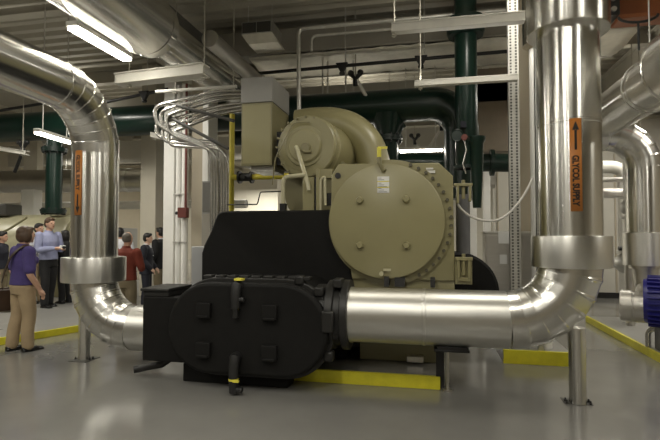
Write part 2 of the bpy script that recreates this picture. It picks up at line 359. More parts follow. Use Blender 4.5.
# ------------------------------------------------------------------ the chiller
def obround(xa, xb, z, r, n=20):
    return [(xb + r * math.sin(PI * k / n), z + r * math.cos(PI * k / n)) for k in range(n + 1)] + \
           [(xa - r * math.sin(PI * k / n), z - r * math.cos(PI * k / n)) for k in range(n + 1)]
def chiller():
    t = thing('chiller', 'beige water chiller with black insulated end box on a yellow edged pad', 'chiller', (-1.2, 6.5, .13))
    # --- black insulated water box in front
    zc = .62
    wb = MB().prism(obround(-2.14, -1.41, zc, .475), 'y', 4.66, 5.40).build('water_box', 'black', t, smooth=40, bevel=.02)
    MB().prism(obround(-2.17, -1.41, zc, .455), 'y', 4.48, 4.60).build('water_box_cover', 'black', wb, smooth=40, bevel=.035, seg=4)
    MB().prism(obround(-2.14, -1.41, zc, .497), 'y', 4.60, 4.68).build('flange_band', 'black_e', wb, smooth=40, bevel=.012)
    for px in (-2.215, -1.525):
        for pz in (.80, .41):
            mbx = MB().box(px - .075, px + .075, 4.43, 4.485, pz - .075, pz + .075)
            mbx.box(px - .06, px + .06, 4.415, 4.435, pz - .075, pz - .045)
            mbx.build('lug_pad', 'black', wb, bevel=.008)
    for k in range(9):
        x = -2.3 + k * .13
        MB().box(x, x + .095, 4.61, 4.74, zc + .475, zc + .517).build('bolt_pad', 'black_e', wb, bevel=.008)
    for k in range(5):
        a = R(20 + 26 * k - 4)
        cx, cz = -1.41 + .50 * math.sin(a), zc + .50 * math.cos(a)
        MB().box(cx - .05, cx + .05, 4.585, 4.70, cz - .05, cz + .05).build('bolt_pad', 'black_e', wb, bevel=.02)
    MB().box(-3.0, -2.5, 4.62, 5.10, .22, .90).build('end_box', 'black', wb, bevel=.015)
    MB().box(-3.0, -2.70, 4.62, 5.10, .90, .955).box(-3.02, -2.69, 4.60, 5.12, .955, .985).build('end_box_lid', 'black_e', wb, bevel=.008)
    jb = MB().box(-3.12, -3.0, 4.90, 5.2, .74, .97).build('junction_block', 'black_e', wb, bevel=.01)
    MB().box(-3.08, -3.03, 4.885, 4.90, .86, .91).build('tag', 'tagy', jb)
    v = MB().tube([(-1.87, 4.52, 1.05), (-1.87, 4.46, 1.05), (-1.87, 4.44, .98), (-1.87, 4.44, .83)], [.055, .055, .05, .045], 16).cyl((-1.87, 4.44, .92), (-1.78, 4.44, .92), .025, 12).cyl((-1.87, 4.44, .83), (-1.87, 4.44, .74), .028, 12).build('vent_valve', 'blackm', wb)
    MB().box(-1.88, -1.80, 4.42, 4.50, 1.105, 1.125).build('tag', 'tagy', v)
    d = MB().tube([(-1.87, 4.50, .36), (-1.87, 4.42, .35), (-1.87, 4.40, .28), (-1.87, 4.40, .03)], [.05, .055, .05, .042], 16).cyl((-1.87, 4.40, .06), (-1.78, 4.40, .06), .028, 12).build('drain_valve', 'blackm', wb)
    MB().cyl((-1.87, 4.40, .145), (-1.87, 4.40, .165), .048, 16).box(-1.86, -1.80, 4.35, 4.37, .14, .16).build('tag', 'tagy', d)
    MB().tube([(-2.75, 4.9, .24), (-2.9, 4.85, .13), (-3.16, 4.72, .09)], .04, 14).build('drain_stub', 'black_e', wb)
    nz = MB().lathe([(0, .30), (.12, .30), (.12, .345), (.20, .345), (.20, .31), (.27, .31), (.27, .35), (.34, .35), (.34, .25)], (-1.13, 4.85, .745), (1, 0, 0), 48).build('nozzle', 'black_e', wb, bevel=.008)
    MB().box(-.94, -.85, 4.62, 4.80, 1.03, 1.12).build('nozzle_block', 'black_e', wb, bevel=.015)
    MB().box(-1.02, -.90, 4.46, 4.54, .62, .83).build('nozzle_block', 'black_e', wb, bevel=.02)
    # --- insulated evaporator behind
    pts = [(-2.72, .28), (-2.72, 1.33), (-2.69, 1.43), (-2.60, 1.60), (-2.555, 1.72), (-2.52, 1.80), (-2.46, 1.835), (-2.38, 1.84), (-1.0, 1.84), (-.86, 1.0), (-.80, .28)]
    ev = MB().prism(pts, 'y', 5.40, 9.2).build('evaporator_shell', 'black', t, smooth=40, bevel=.02)
    # --- condenser
    cxc, czc = -.475, 1.705
    sh = MB().lathe([(0, .66), (3.9, .66)], (cxc, 5.5, czc), (0, 1, 0), 64).build('condenser_shell', 'beige_d', t)
    pl = [(-1.08, 1.05), (-1.12, 1.75), (-1.11, 2.24), (-1.03, 2.37), (.10, 2.35), (.25, 2.20), (.26, 1.27), (.26, 1.05)]
    MB().prism(pl, 'y', 5.42, 5.50).build('tube_sheet', 'beige', sh, bevel=.008)
    MB().prism([(.26, 1.02), (.26, 1.30), (.44, 1.30), (.44, 1.02)], 'y', 5.36, 5.50).build('lifting_bracket', 'beige', sh, bevel=.006)
    MB().box(.29, .41, 5.30, 5.36, 1.06, 1.10).box(.28, .31, 5.30, 5.36, 1.08, 1.29).box(.39, .42, 5.30, 5.36, 1.08, 1.29).box(.26, .44, 5.29, 5.36, 1.28, 1.315).cyl((.35, 5.325, 1.12), (.35, 5.325, 1.35), .02, 12).build('jack_bolt', 'beige', sh, bevel=.004)
    MB().box(.26, .46, 5.44, 5.60, 2.09, 2.12).box(.29, .315, 5.44, 5.58, 1.90, 2.09).box(.42, .445, 5.44, 5.58, 1.92, 2.09).cyl((.365, 5.5, 1.95), (.365, 5.5, 2.16), .02, 12).build('jack_bolt', 'beige', sh, bevel=.004)
    MB().lathe([(0, .622), (.09, .622)], (cxc, 5.335, czc), (0, 1, 0), 96).build('water_box_ring', 'beige_d', sh)
    MB().lathe([(0, .695), (.035, .695)], (cxc + .035, 5.385, czc - .005), (0, 1, 0), 96).build('ring_flange', 'beige', sh)
    cv = MB().lathe([(0, .01), (0, .618), (.006, .632), (.055, .632), (.055, .3)], (cxc, 5.28, czc), (0, 1, 0), 128).build('end_cover', 'beige', t)
    for bx, bz in ((-.76, 1.935), (-.25, 1.94), (-.76, 1.44), (-.25, 1.44)):
        MB().lathe([(0, .03), (.02, .04), (.055, .04), (.06, .034)], (bx, 5.22, bz), (0, 1, 0), 20).build('cover_boss', 'beige', cv)
    vv = MB().tube([(-.485, 5.28, 2.27), (-.50, 5.24, 2.26), (-.52, 5.22, 2.30), (-.54, 5.22, 2.36)], .022, 12).cyl((-.54, 5.22, 2.33), (-.54, 5.22, 2.40), .026, 12).build('vent_valve', 'beige_d', cv)
    MB().cyl((-.54, 5.22, 2.39), (-.54, 5.22, 2.51), .024, 12).box(-.55, -.45, 5.21, 5.23, 2.49, 2.515).build('yellow_valve', 'tagy', cv)
    MB().lathe([(0, .025), (.05, .025)], (-.52, 5.225, 1.13), (0, 1, 0), 12).box(-.50, -.42, 5.24, 5.26, 1.16, 1.185).build('drain_plug', 'beige_l', cv)
    lb = MB().box(-.565, -.435, 5.274, 5.281, 2.015, 2.195).build('label_sheet', 'paper', cv)
    MB().box(-.565, -.435, 5.271, 5.275, 2.135, 2.145).box(-.565, -.435, 5.271, 5.275, 2.07, 2.08).build('label_stripe', 'tagy', lb)
    mbk = MB()
    for k in range(9): mbk.box(-.555, -.46 - .03 * (k % 3), 5.2715, 5.275, 2.024 + .019 * k, 2.028 + .019 * k)
    mbk.build('label_print', 'grille', lb)
    b0 = MB().lathe([(0, .019), (.05, .019)], (-1.2, 6.5, .13), (0, 1, 0), 8)
    first = None
    for k in range(44):
        a = 2 * PI * (k + .5) / 44
        px, pz = cxc + .035 + .668 * math.cos(a), czc - .005 + .668 * math.sin(a)
        if not -1.15 < (a + PI) % (2 * PI) - PI < 1.25: continue
        if first is None:
            first = b0.build('flange_bolt', 'bolt', sh); first.location = (px + 1.2, 5.345 - 6.5, pz - .13)
        else: copy_part(first, sh, (px + 1.2, 5.345 - 6.5, pz - .13))
    MB().lathe([(0, .004), (.0, .034), (.02, .034)], (-1.035, 5.408, 2.235), (0, 1, 0), 20).build('lifting_eye', 'blackm', sh)
    MB().box(-.07, .06, 5.40, 5.425, 2.235, 2.265).box(-.04, .04, 5.40, 5.425, 2.275, 2.295).build('name_plate', 'galv', sh)
    MB().box(-.49, -.44, 5.22, 5.40, .99, 1.10).build('clamp', 'blackm', sh)
    MB().box(-.38, -.27, 5.26, 5.42, .99, 1.09).build('clamp', 'blackm', sh)
    MB().box(.0, .05, 5.28, 5.42, .99, 1.09).build('clamp', 'blackm', sh)
    # beige lower skirt under the condenser and support saddle on the pad
    MB().prism([(-1.05, .45), (-.92, 1.08), (.26, 1.08), (.26, .95), (-.1, .45)], 'y', 5.46, 5.54).build('saddle_plate', 'beige', t)
    MB().box(-.80, .06, 5.5, 8.8, .13, .50).build('base_skid', 'beige_d', t, bevel=.01)
    MB().box(-2.55, -.95, 5.5, 8.8, .13, .30).build('base_skid', 'black', t, bevel=.01)
    MB().box(-2.58, -1.42, 4.72, 4.96, 0, .19).build('base_skirt', 'black', t, bevel=.01)
    MB().box(-.26, -.08, 5.40, 5.5, .15, .21).build('foot_clip', 'steel', t, bevel=.004)
    # --- compressor
    cx, cz = -1.575, 2.70
    co = MB().lathe([(0, .30), (.0, .395), (.02, .41), (.06, .41), (.07, .385), (.14, .385), (.17, .42), (.22, .42), (.25, .40), (.9, .43), (1.1, .36)], (cx, 6.0, cz), (.16, 1, 0), 64).build('compressor', 'beige', t)
    MB().lathe([(0, .01), (0, .2), (.015, .22), (.03, .22), (.03, .26), (.05, .27), (.07, .33), (.10, .33)], (cx, 5.935, cz), (0, 1, 0), 48).build('inlet_cover', 'beige', co)
    MB().lathe([(0, .01), (0, .06), (.05, .07)], (cx + .02, 5.90, cz - .03), (0, 1, 0), 24).box(cx - .01, cx + .10, 5.89, 5.94, cz - .10, cz - .07).build('actuator', 'beige_d', co, bevel=.005)
    f2 = None
    for k in range(20):
        a = 2 * PI * k / 20
        if f2 is None:
            f2 = MB().lathe([(0, .016), (.03, .016)], (-1.2, 6.5, .13), (0, 1, 0), 8).build('flange_bolt', 'beige_d', co)
            f2.location = (cx + 1.2 + .385 * math.cos(a), 5.975 - 6.5, cz - .13 + .385 * math.sin(a))
        else: copy_part(f2, co, (cx + 1.2 + .385 * math.cos(a), 5.975 - 6.5, cz - .13 + .385 * math.sin(a)))
    MB().tube([(-1.67, 5.89, 2.68), (-1.65, 5.87, 2.65), (-1.41, 5.50, 2.15), (-1.40, 5.50, 2.08)], .026, 14).build('linkage_rod', 'beige_l', t)
    MB().tube(smooth_path([(-1.50, 5.95, 3.0), (-1.72, 5.93, 3.0), (-1.96, 5.93, 2.55), (-2.0, 5.93, 2.2)], .06), .008, 8).build('sensing_line', 'beige_d', co)
    # suction elbow sweeping over the compressor
    pts = spline([(-1.9, 6.8, 3.16), (-1.64, 6.8, 3.18), (-1.34, 6.8, 3.16), (-1.08, 6.8, 3.06), (-.88, 6.8, 2.85), (-.79, 6.8, 2.59), (-.76, 6.8, 2.3), (-.76, 6.8, 1.9)], 6)
    MB().tube(pts, .235, 40).build('suction_elbow', 'beige', t)
    # discharge volute behind
    MB().lathe([(0, .40), (.1, .58), (.45, .58), (.55, .40)], (-1.45, 6.75, 2.62), (0, 1, 0), 48).build('volute', 'beige_d', co)
    # control box
    cb = MB().box(-2.46, -2.03, 6.0, 6.75, 2.47, 3.31).build('control_box', 'beige_d', t, bevel=.006)
    MB().box(-2.465, -2.025, 5.99, 6.76, 3.315, 3.65).build('control_box_top', 'grey_box', cb, bevel=.004)
    MB().box(-2.44, -2.05, 5.995, 6.0, 2.5, 3.28).build('door', 'beige', cb, bevel=.002)
    MB().box(-2.36, -2.05, 6.1, 6.6, 2.41, 2.47).build('terminal_box', 'galv', cb)
    MB().box(-2.03, -1.85, 6.2, 6.45, 2.5, 2.95).build('side_bracket', 'blackm', cb)
    MB().lathe([(0, .20), (.26, .20)], (-2.06, 6.4, 2.78), (1, 0, 0), 24).build('neck_pipe', 'beige_d', cb)
    # frame left of the condenser plate
    MB().tube(smooth_path([(-1.735, 5.55, 1.80), (-1.735, 5.55, 2.25), (-1.46, 5.55, 2.27)], .07), .026, 14).build('frame_pipe', 'beige_l', t)
    MB().box(-1.77, -1.70, 5.52, 5.60, 1.82, 1.93).build('pipe_boot', 'blackm', t)
    MB().box(-1.49, -1.35, 5.55, 5.75, 1.82, 2.24).build('frame_plate', 'beige', t, bevel=.006)
    MB().box(-1.31, -1.27, 5.48, 5.6, 1.82, 2.33).box(-1.31, -1.12, 5.5, 5.6, 2.22, 2.33).build('frame_plate', 'beige', t, bevel=.006)
    MB().tube(smooth_path([(-1.26, 5.50, 1.82), (-1.26, 5.50, 2.20), (-1.21, 5.50, 2.24), (-1.2, 5.50, 1.9)], .03), .018, 12).build('frame_pipe', 'beige_l', t)
    MB().box(-1.345, -1.315, 5.56, 5.7, 1.82, 2.24).build('gap_shade_block', 'blackm', t)  # solid black blocks stand for the shade in the frame gaps
    MB().box(-1.22, -1.10, 5.56, 5.62, 1.9, 2.05).build('gap_shade_block', 'blackm', t)
    # legs under the compressor, dark drum
    MB().lathe([(0, .3), (.0, .5), (1.2, .5)], (-1.45, 6.3, 2.15), (0, 1, 0), 40).build('oil_sump', 'beige_d', t)
    # insulated return head at right
    MB().lathe([(0, .3), (.0, .45), (.03, .48), (.5, .48)], (.33, 6.05, .86), (0, 1, 0), 56).build('insulated_head', 'black', t)
    MB().cyl((.40, 6.15, 1.25), (.40, 6.15, 2.05), .085, 28).build('insulated_riser', 'grey_ins', t)
    return t
chiller()
# ------------------------------------------------------------------ pads with yellow edges
def pad(label, poly, h, edges, m='pad'):
    t = thing('equipment_pad', label, 'concrete pad', (poly[0][0], poly[0][1], 0))
    MB().prism(poly, 'z', 0, h).build('slab', m, t)
    for (a, b) in edges:
        a = Vector((*a, 0)); b = Vector((*b, 0)); d = (b - a).normalized(); n = Vector((d.y, -d.x, 0))
        q = [a + n * .004, b + n * .004, b - n * .035, a - n * .035]
        MB().prism([(p.x, p.y) for p in q], 'z', .002, h + .004).build('yellow_edge', 'yellow', t)
pad('concrete pad with yellow front edge under the black box and beige chiller', [(-2.6, 4.98), (.09, 4.98), (.09, 9.4), (-2.6, 9.4)], .125, [((-2.6, 4.98), (.09, 4.98))], 'floor')
pad('concrete pad with yellow front edge under the stainless cabinet', [(.86, 6.16), (1.62, 6.16), (1.62, 8.4), (.86, 8.4)], .16, [((.86, 6.16), (1.62, 6.16))])
pad('yellow edged concrete pad running back beneath the blue motor', [(2.72, 2.5), (5.2, 2.5), (5.2, 9.4), (2.72, 9.4)], .10, [((2.72, 9.4), (2.72, 2.5))])
pad('wide yellow edged pad beneath the people at far left', [(-7.2, 3.0), (-5.93, 5.72), (-5.50, 6.78), (-4.9, 8.3), (-6.2, 14), (-14, 14), (-14, 3)], .10, [((-7.2, 3.0), (-5.93, 5.72)), ((-5.93, 5.72), (-5.50, 6.78)), ((-5.50, 6.78), (-4.9, 8.3))])
# ------------------------------------------------------------------ green pipes
def green():
    t = thing('green_pipe', 'large dark green pipe running across behind the beige chiller', 'pipe', (-2.0, 9, 3.95))
    r = .31
    pts = [(-16, 9, 3.93), (.02, 9, 3.97)] + arc((.02, 9, 3.42), (.02, 9, 3.97), (0, 1, 0), PI / 2, 14) + [(.57, 9, 2.2)]
    MB().tube(pts, r, 40).build('main_run', 'green', t)
    lg = MB().tube([(-.77, 9, 3.8), (-.77, 9, 3.45), (-.77, 9, 2.2)], [.32, .20, .19], 32).build('branch', 'green', t)
    MB().lathe([(0, .2), (0, .27), (.05, .27), (.05, .28), (.1, .28), (.1, .2)], (-.77, 9, 3.30), (0, 0, 1), 32).build('flange', 'green_d', lg)
    for k in range(10):
        a = 2 * PI * k / 10
        MB().cyl((-.77 + .24 * math.cos(a), 9 + .24 * math.sin(a), 3.26), (-.77 + .24 * math.cos(a), 9 + .24 * math.sin(a), 3.44), .022, 8).build('bolt', 'blackm', lg)
    mb = MB().tube(arc((-.33, 8.98, 3.40), (-.58, 8.98, 3.30), (0, 1, 0), PI * .45, 8), .08, 16); mb.build('gusset', 'green_d', lg)
    lv = MB().tube([(-8.03, 9, 3.65), (-8.03, 9, 2.0)], .165, 28).build('branch', 'green', t)
    for z in (3.36, 2.02):
        MB().lathe([(0, .16), (0, .25), (.045, .25), (.045, .26), (.09, .26), (.09, .16)], (-8.03, 9, z), (0, 0, 1), 32).build('flange', 'green_d', lv)
        for k in range(10):
            a = 2 * PI * k / 10
            MB().cyl((-8.03 + .215 * math.cos(a), 9 + .215 * math.sin(a), z - .03), (-8.03 + .215 * math.cos(a), 9 + .215 * math.sin(a), z + .12), .02, 8).build('bolt', 'blackm', lv)
    t = thing('green_pipe', 'dark green flanged pipe dropping from the ceiling right of the beige end cover', 'pipe', (.55, 7.5, 2.6))
    MB().lathe([(0, .13), (.1, .165), (2.2, .165), (3.05, .165)], (.55, 7.5, 2.55), (0, 0, 1), 32).build('riser', 'green', t)
    MB().lathe([(0, .165), (0, .26), (.05, .28), (.14, .28), (.14, .24), (.17, .28), (.26, .28), (.28, .2), (.3, .165)], (.55, 7.5, 4.58), (0, 0, 1), 40).build('flange', 'green_d', t)
    MB().lathe([(0, .1), (.0, .19), (.05, .19), (.05, .1)], (.55, 7.5, 2.55), (0, 0, 1), 28).build('flange', 'green_d', t)
    MB().lathe([(0, .06), (.4, .085), (.95, .10), (1.0, .13), (1.05, .13)], (.68, 7.35, 1.95), (0, 0, 1), 24).build('drop_leg', 'green', t)
    MB().tube([(.40 + .085 * math.cos(2 * PI * k / 24), 7.27, 3.02 + .085 * math.sin(2 * PI * k / 24)) for k in range(24)], .010, 8, closed=True).lathe([(0, .08), (.02, .08)], (.40, 7.29, 3.02), (0, -1, 0), 24).build('gauge', 'green_d', t)
    MB().lathe([(0, .045), (.06, .045)], (.50, 7.28, 2.98), (0, -1, 0), 16).build('gauge_cock', 'red', t)
    MB().box(.45, .53, 7.24, 7.32, 3.13, 3.22).build('blue_tag', 'navy', t)
    MB().tube([(.50, 7.26, 2.95), (.53, 7.26, 2.8), (.48, 7.26, 2.6), (.52, 7.26, 2.45)], .012, 8).build('gauge_line', 'conduit', t)
    t = thing('green_pipe', 'low horizontal dark green pipe far behind the beige end cover', 'pipe', (.5, 11, 3.2))
    MB().tube([(-1.8, 11, 3.28), (1.75, 11, 3.12)], .20, 32).build('run', 'green', t)
    MB().lathe([(0, .2), (0, .29), (.08, .29), (.08, .2)], (1.3, 11, 3.14), (1, 0, 0), 28).build('flange', 'green_d', t)
    tag(MB().tube(smooth_path([(-4.3, 10.2, 3.75), (-2.6, 10.2, 3.75), (-2.6, 10.2, 2.9)], .3), .17, 24).build('green_pipe', 'green'), 'short dark green pipe behind the yellow gas riser', 'pipe')
green()
# ------------------------------------------------------------------ other large insulated pipes
t = thing('insulated_pipe', 'huge aluminium jacketed overhead pipe above the white hanger beam at top left', 'pipe', (-3.55, 4, 4.2))
MB().lathe([(0, .2), (0, .40), (.02, .405), (1.8, .405), (1.81, .41), (1.84, .41), (1.85, .405), (13, .405)], (-3.55, 5.45, 4.25), (0, -1, 0), 64).build('wide_sleeve', 'aluY', t)
MB().lathe([(0, .30), (.07, .30), (.075, .375), (.20, .375), (.205, .27), (3.6, .27)], (-3.55, 5.43, 4.25), (0, 1, 0), 48).build('narrow_run', 'aluY', t)
t = thing('insulated_pipe', 'grey insulated pipe crossing the hall far behind the people and green pipe', 'pipe', (-5, 12, 3.0))
MB().cyl((-16, 12, 3.18), (-6.95, 12, 3.08), .33, 40).build('run', 'alu_dull', t)
mbk = MB()
for k in range(4): mbk.lathe([(0, .33), (0, .338), (.1, .338), (.1, .33)], (-14.6 + k * 2.1, 12, 3.18 - .2 * (1.4 + k * 2.1) / 17.55), (1, 0, -.0114), 40)
mbk.build('joint_bands', 'aluX', t)
tag(MB().cyl((-16, 12.6, 2.45), (-5, 12.6, 2.42), .12, 24).build('insulated_pipe', 'white_b'), 'thinner pale pipe running below the grey pipe behind the people', 'pipe')
tag(MB().cyl((.2, 12.4, 2.99), (1.57, 12.4, 2.97), .27, 40).build('insulated_pipe', 'alu_dull'), 'grey insulated pipe end seen left of the slotted posts', 'pipe')
# right-hand side
t = thing('insulated_pipe', 'wide aluminium pipe coming forward overhead at the right edge, above the blue motor', 'pipe', (2.35, 4, 3.3))
MB().lathe([(0, .2), (0, .385), (.012, .39), (.035, .39), (.04, .38), (6, .38)], (2.43, 5.25, 3.20), (0, -1, 0), 64).build('wide_sleeve', 'aluY', t)
MB().lathe([(-.1, .27), (.30, .27), (.385, .275), (.41, .275), (.415, .27), (1.95, .27)], (2.36, 5.25, 3.17), (0, 1, 0), 56).build('narrow_run', 'aluY', t)
MB().tube([(2.36 + .29 * math.cos(2 * PI * k / 40), 5.78, 3.17 + .29 * math.sin(2 * PI * k / 40)) for k in range(40)], .008, 8, closed=True).build('clevis_ring', 'galv', t)
MB().cyl((2.36, 5.78, 3.46), (2.36, 5.78, 5.6), .008, 8).build('hanger_rod', 'galv', t)
t = thing('insulated_pipe', 'aluminium jacketed pipe bending down into the pump beside the blue motor', 'pipe', (2.95, 7.5, 0))
r = .225
MB().cyl((1.7, 7.5, 2.98), (2.47, 7.5, 2.98), r, 48).build('straight_jacket', 'aluX', t)
gored(MB(), arc((2.47, 7.5, 2.50), (2.47, 7.5, 2.98), (0, 1, 0), PI / 2, 6), r, 120).build('elbow_jacket', 'alu', t, smooth=4)
MB().lathe([(0, r), (1.35, r)], (2.95, 7.5, 1.15), (0, 0, 1), 48).build('riser_jacket', 'aluZ', t)
MB().lathe([(0, r + .004), (0, r + .05), (.45, r + .05), (.46, r + .004)], (2.95, 7.5, 1.13), (0, 0, 1), 48).build('coupling_jacket', 'alu_sat', t)
MB().lathe([(0, .14), (.25, .16), (.25, .20), (.3, .20)], (2.95, 7.5, .83), (0, 0, 1), 40).build('lower_neck', 'alu_dull', t)
t = thing('pump', 'aluminium clad pump barrel beside the blue motor at right edge', 'pump', (2.7, 6.9, .1))
MB().lathe([(0, .05), (0, .19), (.01, .205), (.13, .205), (.135, .19), (.15, .19), (.155, .20), (.33, .20)], (2.43, 6.95, .63), (1, -.42, 0), 56).build('barrel', 'alu_dull', t)
MB().box(2.80, 2.95, 6.72, 6.9, .1, .5).build('pump_foot', 'grey_ins', t, bevel=.01)
MB().cyl((2.95, 7.42, .78), (2.72, 6.9, .66), .15, 28).build('inlet_neck', 'alu_dull', t)
t = thing('electric_motor', 'blue finned electric motor at the right edge on the yellow edged pad', 'motor', (3.2, 6.9, .1))
mo = MB().lathe([(0, .2), (0, .27), (.04, .28), (.7, .28), (.74, .2)], (2.66, 6.83, .72), (1, -.42, 0), 48).build('housing', 'blue', t)
mbk = MB()
for k in range(28):
    a = 2 * PI * k / 28
    e = Vector((.387, .922, 0)) * math.cos(a) + Vector((0, 0, math.sin(a)))
    p = Vector((2.70, 6.813, .72)) + e * .29
    q = p + Vector((.58, -.2436, 0)); n = (Vector((.387, .922, 0)) * -math.sin(a) + Vector((0, 0, math.cos(a)))) * .007; o = e * .035
    mbk.rings([[p - n - o, p + n - o, p + n + o, p - n + o], [q - n - o, q + n - o, q + n + o, q - n + o]])
mbk.build('cooling_fins', 'blue', mo)
MB().box(2.85, 3.15, 6.55, 6.8, .97, 1.14).build('terminal_box', 'blue', mo, bevel=.01)
MB().box(2.84, 3.3, 6.55, 6.80, .1, .46).build('motor_foot', 'blue', t, bevel=.01)
tag(MB().tube(smooth_path([(2.76, 6.98, .1), (2.76, 6.98, .33), (2.88, 6.86, .36), (3.4, 6.85, .36)], .12), .035, 14).build('flexible_conduit', 'conduit'), 'bent grey flexible conduit in front of the blue motor', 'conduit')
for k, (zz, lb) in enumerate(((2.55, 'upper grey pipe running behind the tall labelled pipe toward right edge'), (2.33, 'lower grey pipe running behind the tall labelled pipe toward right edge'))):
    tag(MB().cyl((1.8, 9.5 + k * .3, zz), (5, 9.5 + k * .3, zz), .045 + .05 * k, 24).build('horizontal_pipe', 'alu_dull'), lb, 'pipe')
tag(MB().cyl((3.55, 9.0, 0.0), (3.55, 9.0, 2.9), .055, 20).build('vertical_pipe', 'alu_dull'), 'thin vertical grey pipe left of the riser at the right edge', 'pipe')
t = thing('check_valve', 'grey valve body standing behind the right pipe elbow', 'valve', (3.65, 10.0, 0))
MB().sphere((3.65, 10.0, 1.02), (.25, .25, .2), 24).lathe([(0, .1), (.0, .2), (.06, .2), (.06, .1)], (3.65, 10, 1.2), (0, 0, 1), 24).build('body', 'galv', t)
MB().cyl((3.65, 10, 0), (3.65, 10, .86), .06, 16).build('pedestal', 'galv', t)
MB().cyl((3.45, 9.9, 1.3), (3.85, 9.9, 1.3), .04, 12).build('hand_lever', 'blackm', t)
t = thing('globe_valve', 'small valve with black handwheel on the vertical pipe behind the right riser', 'valve', (3.15, 8.6, 0))
MB().cyl((3.15, 8.6, 0), (3.15, 8.6, 2.75), .07, 24).build('riser', 'alu_dull', t)
vv = MB().sphere((3.15, 8.6, 2.0), (.12, .12, .14), 18).lathe([(0, .13), (.03, .13)], (3.15, 8.6, 1.82), (0, 0, 1), 20).lathe([(0, .13), (.03, .13)], (3.15, 8.6, 2.15), (0, 0, 1), 20).build('valve_body', 'galv', t)
MB().cyl((3.15, 8.52, 2.0), (3.15, 8.36, 2.0), .02, 10).tube([(3.15 + .1 * math.cos(2 * PI * k / 20), 8.36, 2.0 + .1 * math.sin(2 * PI * k / 20)) for k in range(20)], .014, 8, closed=True).build('handwheel', 'blackm', vv)
t = thing('insulated_pipe', 'pale pipe with an elbow behind the right glycol pipe, above the grey floor trim', 'pipe', (3.3, 10.8, 0))
MB().tube(smooth_path([(2.2, 10.8, 2.95), (3.9, 10.8, 2.95), (3.9, 10.8, .02)], .3), .13, 28).build('run', 'white_b', t)
t = thing('insulated_pipe', 'stubby aluminium pipe end pointing left behind the small handwheel valve', 'pipe', (3.9, 9.6, 1.9))
MB().cyl((3.35, 9.3, 1.88), (6.5, 9.3, 1.88), .14, 28).lathe([(0, .1), (0, .19), (.04, .19), (.04, .1)], (3.42, 9.3, 1.88), (1, 0, 0), 28).build('run', 'alu_dull', t)
MB().cyl((4.3, 9.3, 0), (4.3, 9.3, 1.76), .04, 12).build('support_leg', 'galv', t)
# ------------------------------------------------------------------ stainless cabinet
t = thing('control_cabinet', 'stainless control cabinet standing between the green drop pipe and right glycol pipe', 'cabinet', (1.0, 6.8, .16))
MB().box(.71, 1.50, 6.62, 7.0 - .06, .162, 1.58).build('body', 'steel_x', t, bevel=.006)
MB().box(.69, 1.52, 6.60, 6.95, 1.575, 1.60).build('top_lip', 'white_b', t, bevel=.003)
MB().box(.73, 1.48, 6.605, 6.622, .20, 1.55).build('door', 'steel_x', t, bevel=.004)
for (x, z, w, h, lb) in ((.945, 1.52, .07, .08, 'upper white notice'), (.935, 1.235, .045, .06, 'lower white notice'), (1.09, 1.48, .03, .03, 'small white sticker')):
    o = MB().box(x - w, x + w, 6.598, 6.606, z - h, z + h).build('notice', 'paper', t); o['label'] = lb
# ------------------------------------------------------------------ strut posts, beams and hangers
def perforated(name, label, x, y, w, m='galv'):
    t = thing(name, label, 'post', (x, y, 0))
    mb = MB().box(x - w / 2, x + w / 2, y - .003, y + .04, .162, 4.9)
    mb.box(x - w / 2, x - w / 2 + .006, y - .02, y + .06, .162, 4.9).box(x + w / 2 - .006, x + w / 2, y - .02, y + .06, .162, 4.9)
    nf = len(mb.bm.faces)
    for k in range(118):
        z = .3 + k * .038
        for sx in (-.25, .25):
            mb.box(x + sx * w - .011, x + sx * w + .011, y - .006, y - .002, z, z + .022)
    o = mb.build('channel', m, t); o.data.materials.append(M['grille'])
    for p in o.data.polygons[nf:]: p.material_index = 1
perforated('strut_post', 'slotted steel post left of the right glycol pipe, in front of the stainless cabinet', 1.03, 6.27, .125)
perforated('strut_post', 'narrow slotted steel post partly hidden by the right glycol pipe', 1.30, 6.22, .06)
t = thing('jacketed_pipe', 'slim white jacketed pipe hidden behind the right glycol pipe', 'pipe', (1.45, 6.35, 0))
MB().cyl((1.36, 6.42, .16), (1.36, 6.42, 3.9), .115, 32).build('riser', 'white', t)
MB().lathe([(0, .1), (0, .19), (1.6, .19)], (1.36, 6.42, 3.95), (0, 0, 1), 40).build('upper_sleeve', 'aluZ', t)
def hbeam(label, a, b, h, w, rods, m='white_b', name='hanger_beam'):
    t = thing(name, label, 'support beam', a)
    A = Vector(a); B = Vector(b); d = (B - A).normalized(); n = Vector((-d.y, d.x, 0)); T = .016
    def slab(o0, o1, z0, z1, mb):
        mb.rings([[A + n * o0 + Vector((0, 0, z0)), A + n * o1 + Vector((0, 0, z0)), A + n * o1 + Vector((0, 0, z1)), A + n * o0 + Vector((0, 0, z1))],
                  [B + n * o0 + Vector((0, 0, z0)), B + n * o1 + Vector((0, 0, z0)), B + n * o1 + Vector((0, 0, z1)), B + n * o0 + Vector((0, 0, z1))]])
    mb = MB(); slab(-w / 2, w / 2, 0, T, mb); slab(-w / 2, w / 2, h - T, h, mb); slab(-w * .28 - T, -w * .28, T, h - T, mb)
    mb.build('beam', m, t, bevel=.003)
    for f in rods:
        p = A + (B - A) * f
        MB().cyl(p + Vector((0, 0, -.05)), Vector((p.x, p.y, 5.65)), .008, 10).box(p.x - .025, p.x + .025, p.y - .025, p.y + .025, p.z - .03, p.z - .012).build('hanger_rod', 'beam', t)
hbeam('white steel hanger beam below the huge overhead pipe at upper left', (-4.22, 5.86, 3.62), (-2.84, 5.72, 3.62), .15, .2, (.13, .98))
hbeam('pale steel beam crossing in front of the green drop pipe flange', (-.40, 5.25, 3.77), (.98, 5.25, 3.77), .105, .10, (.02,))
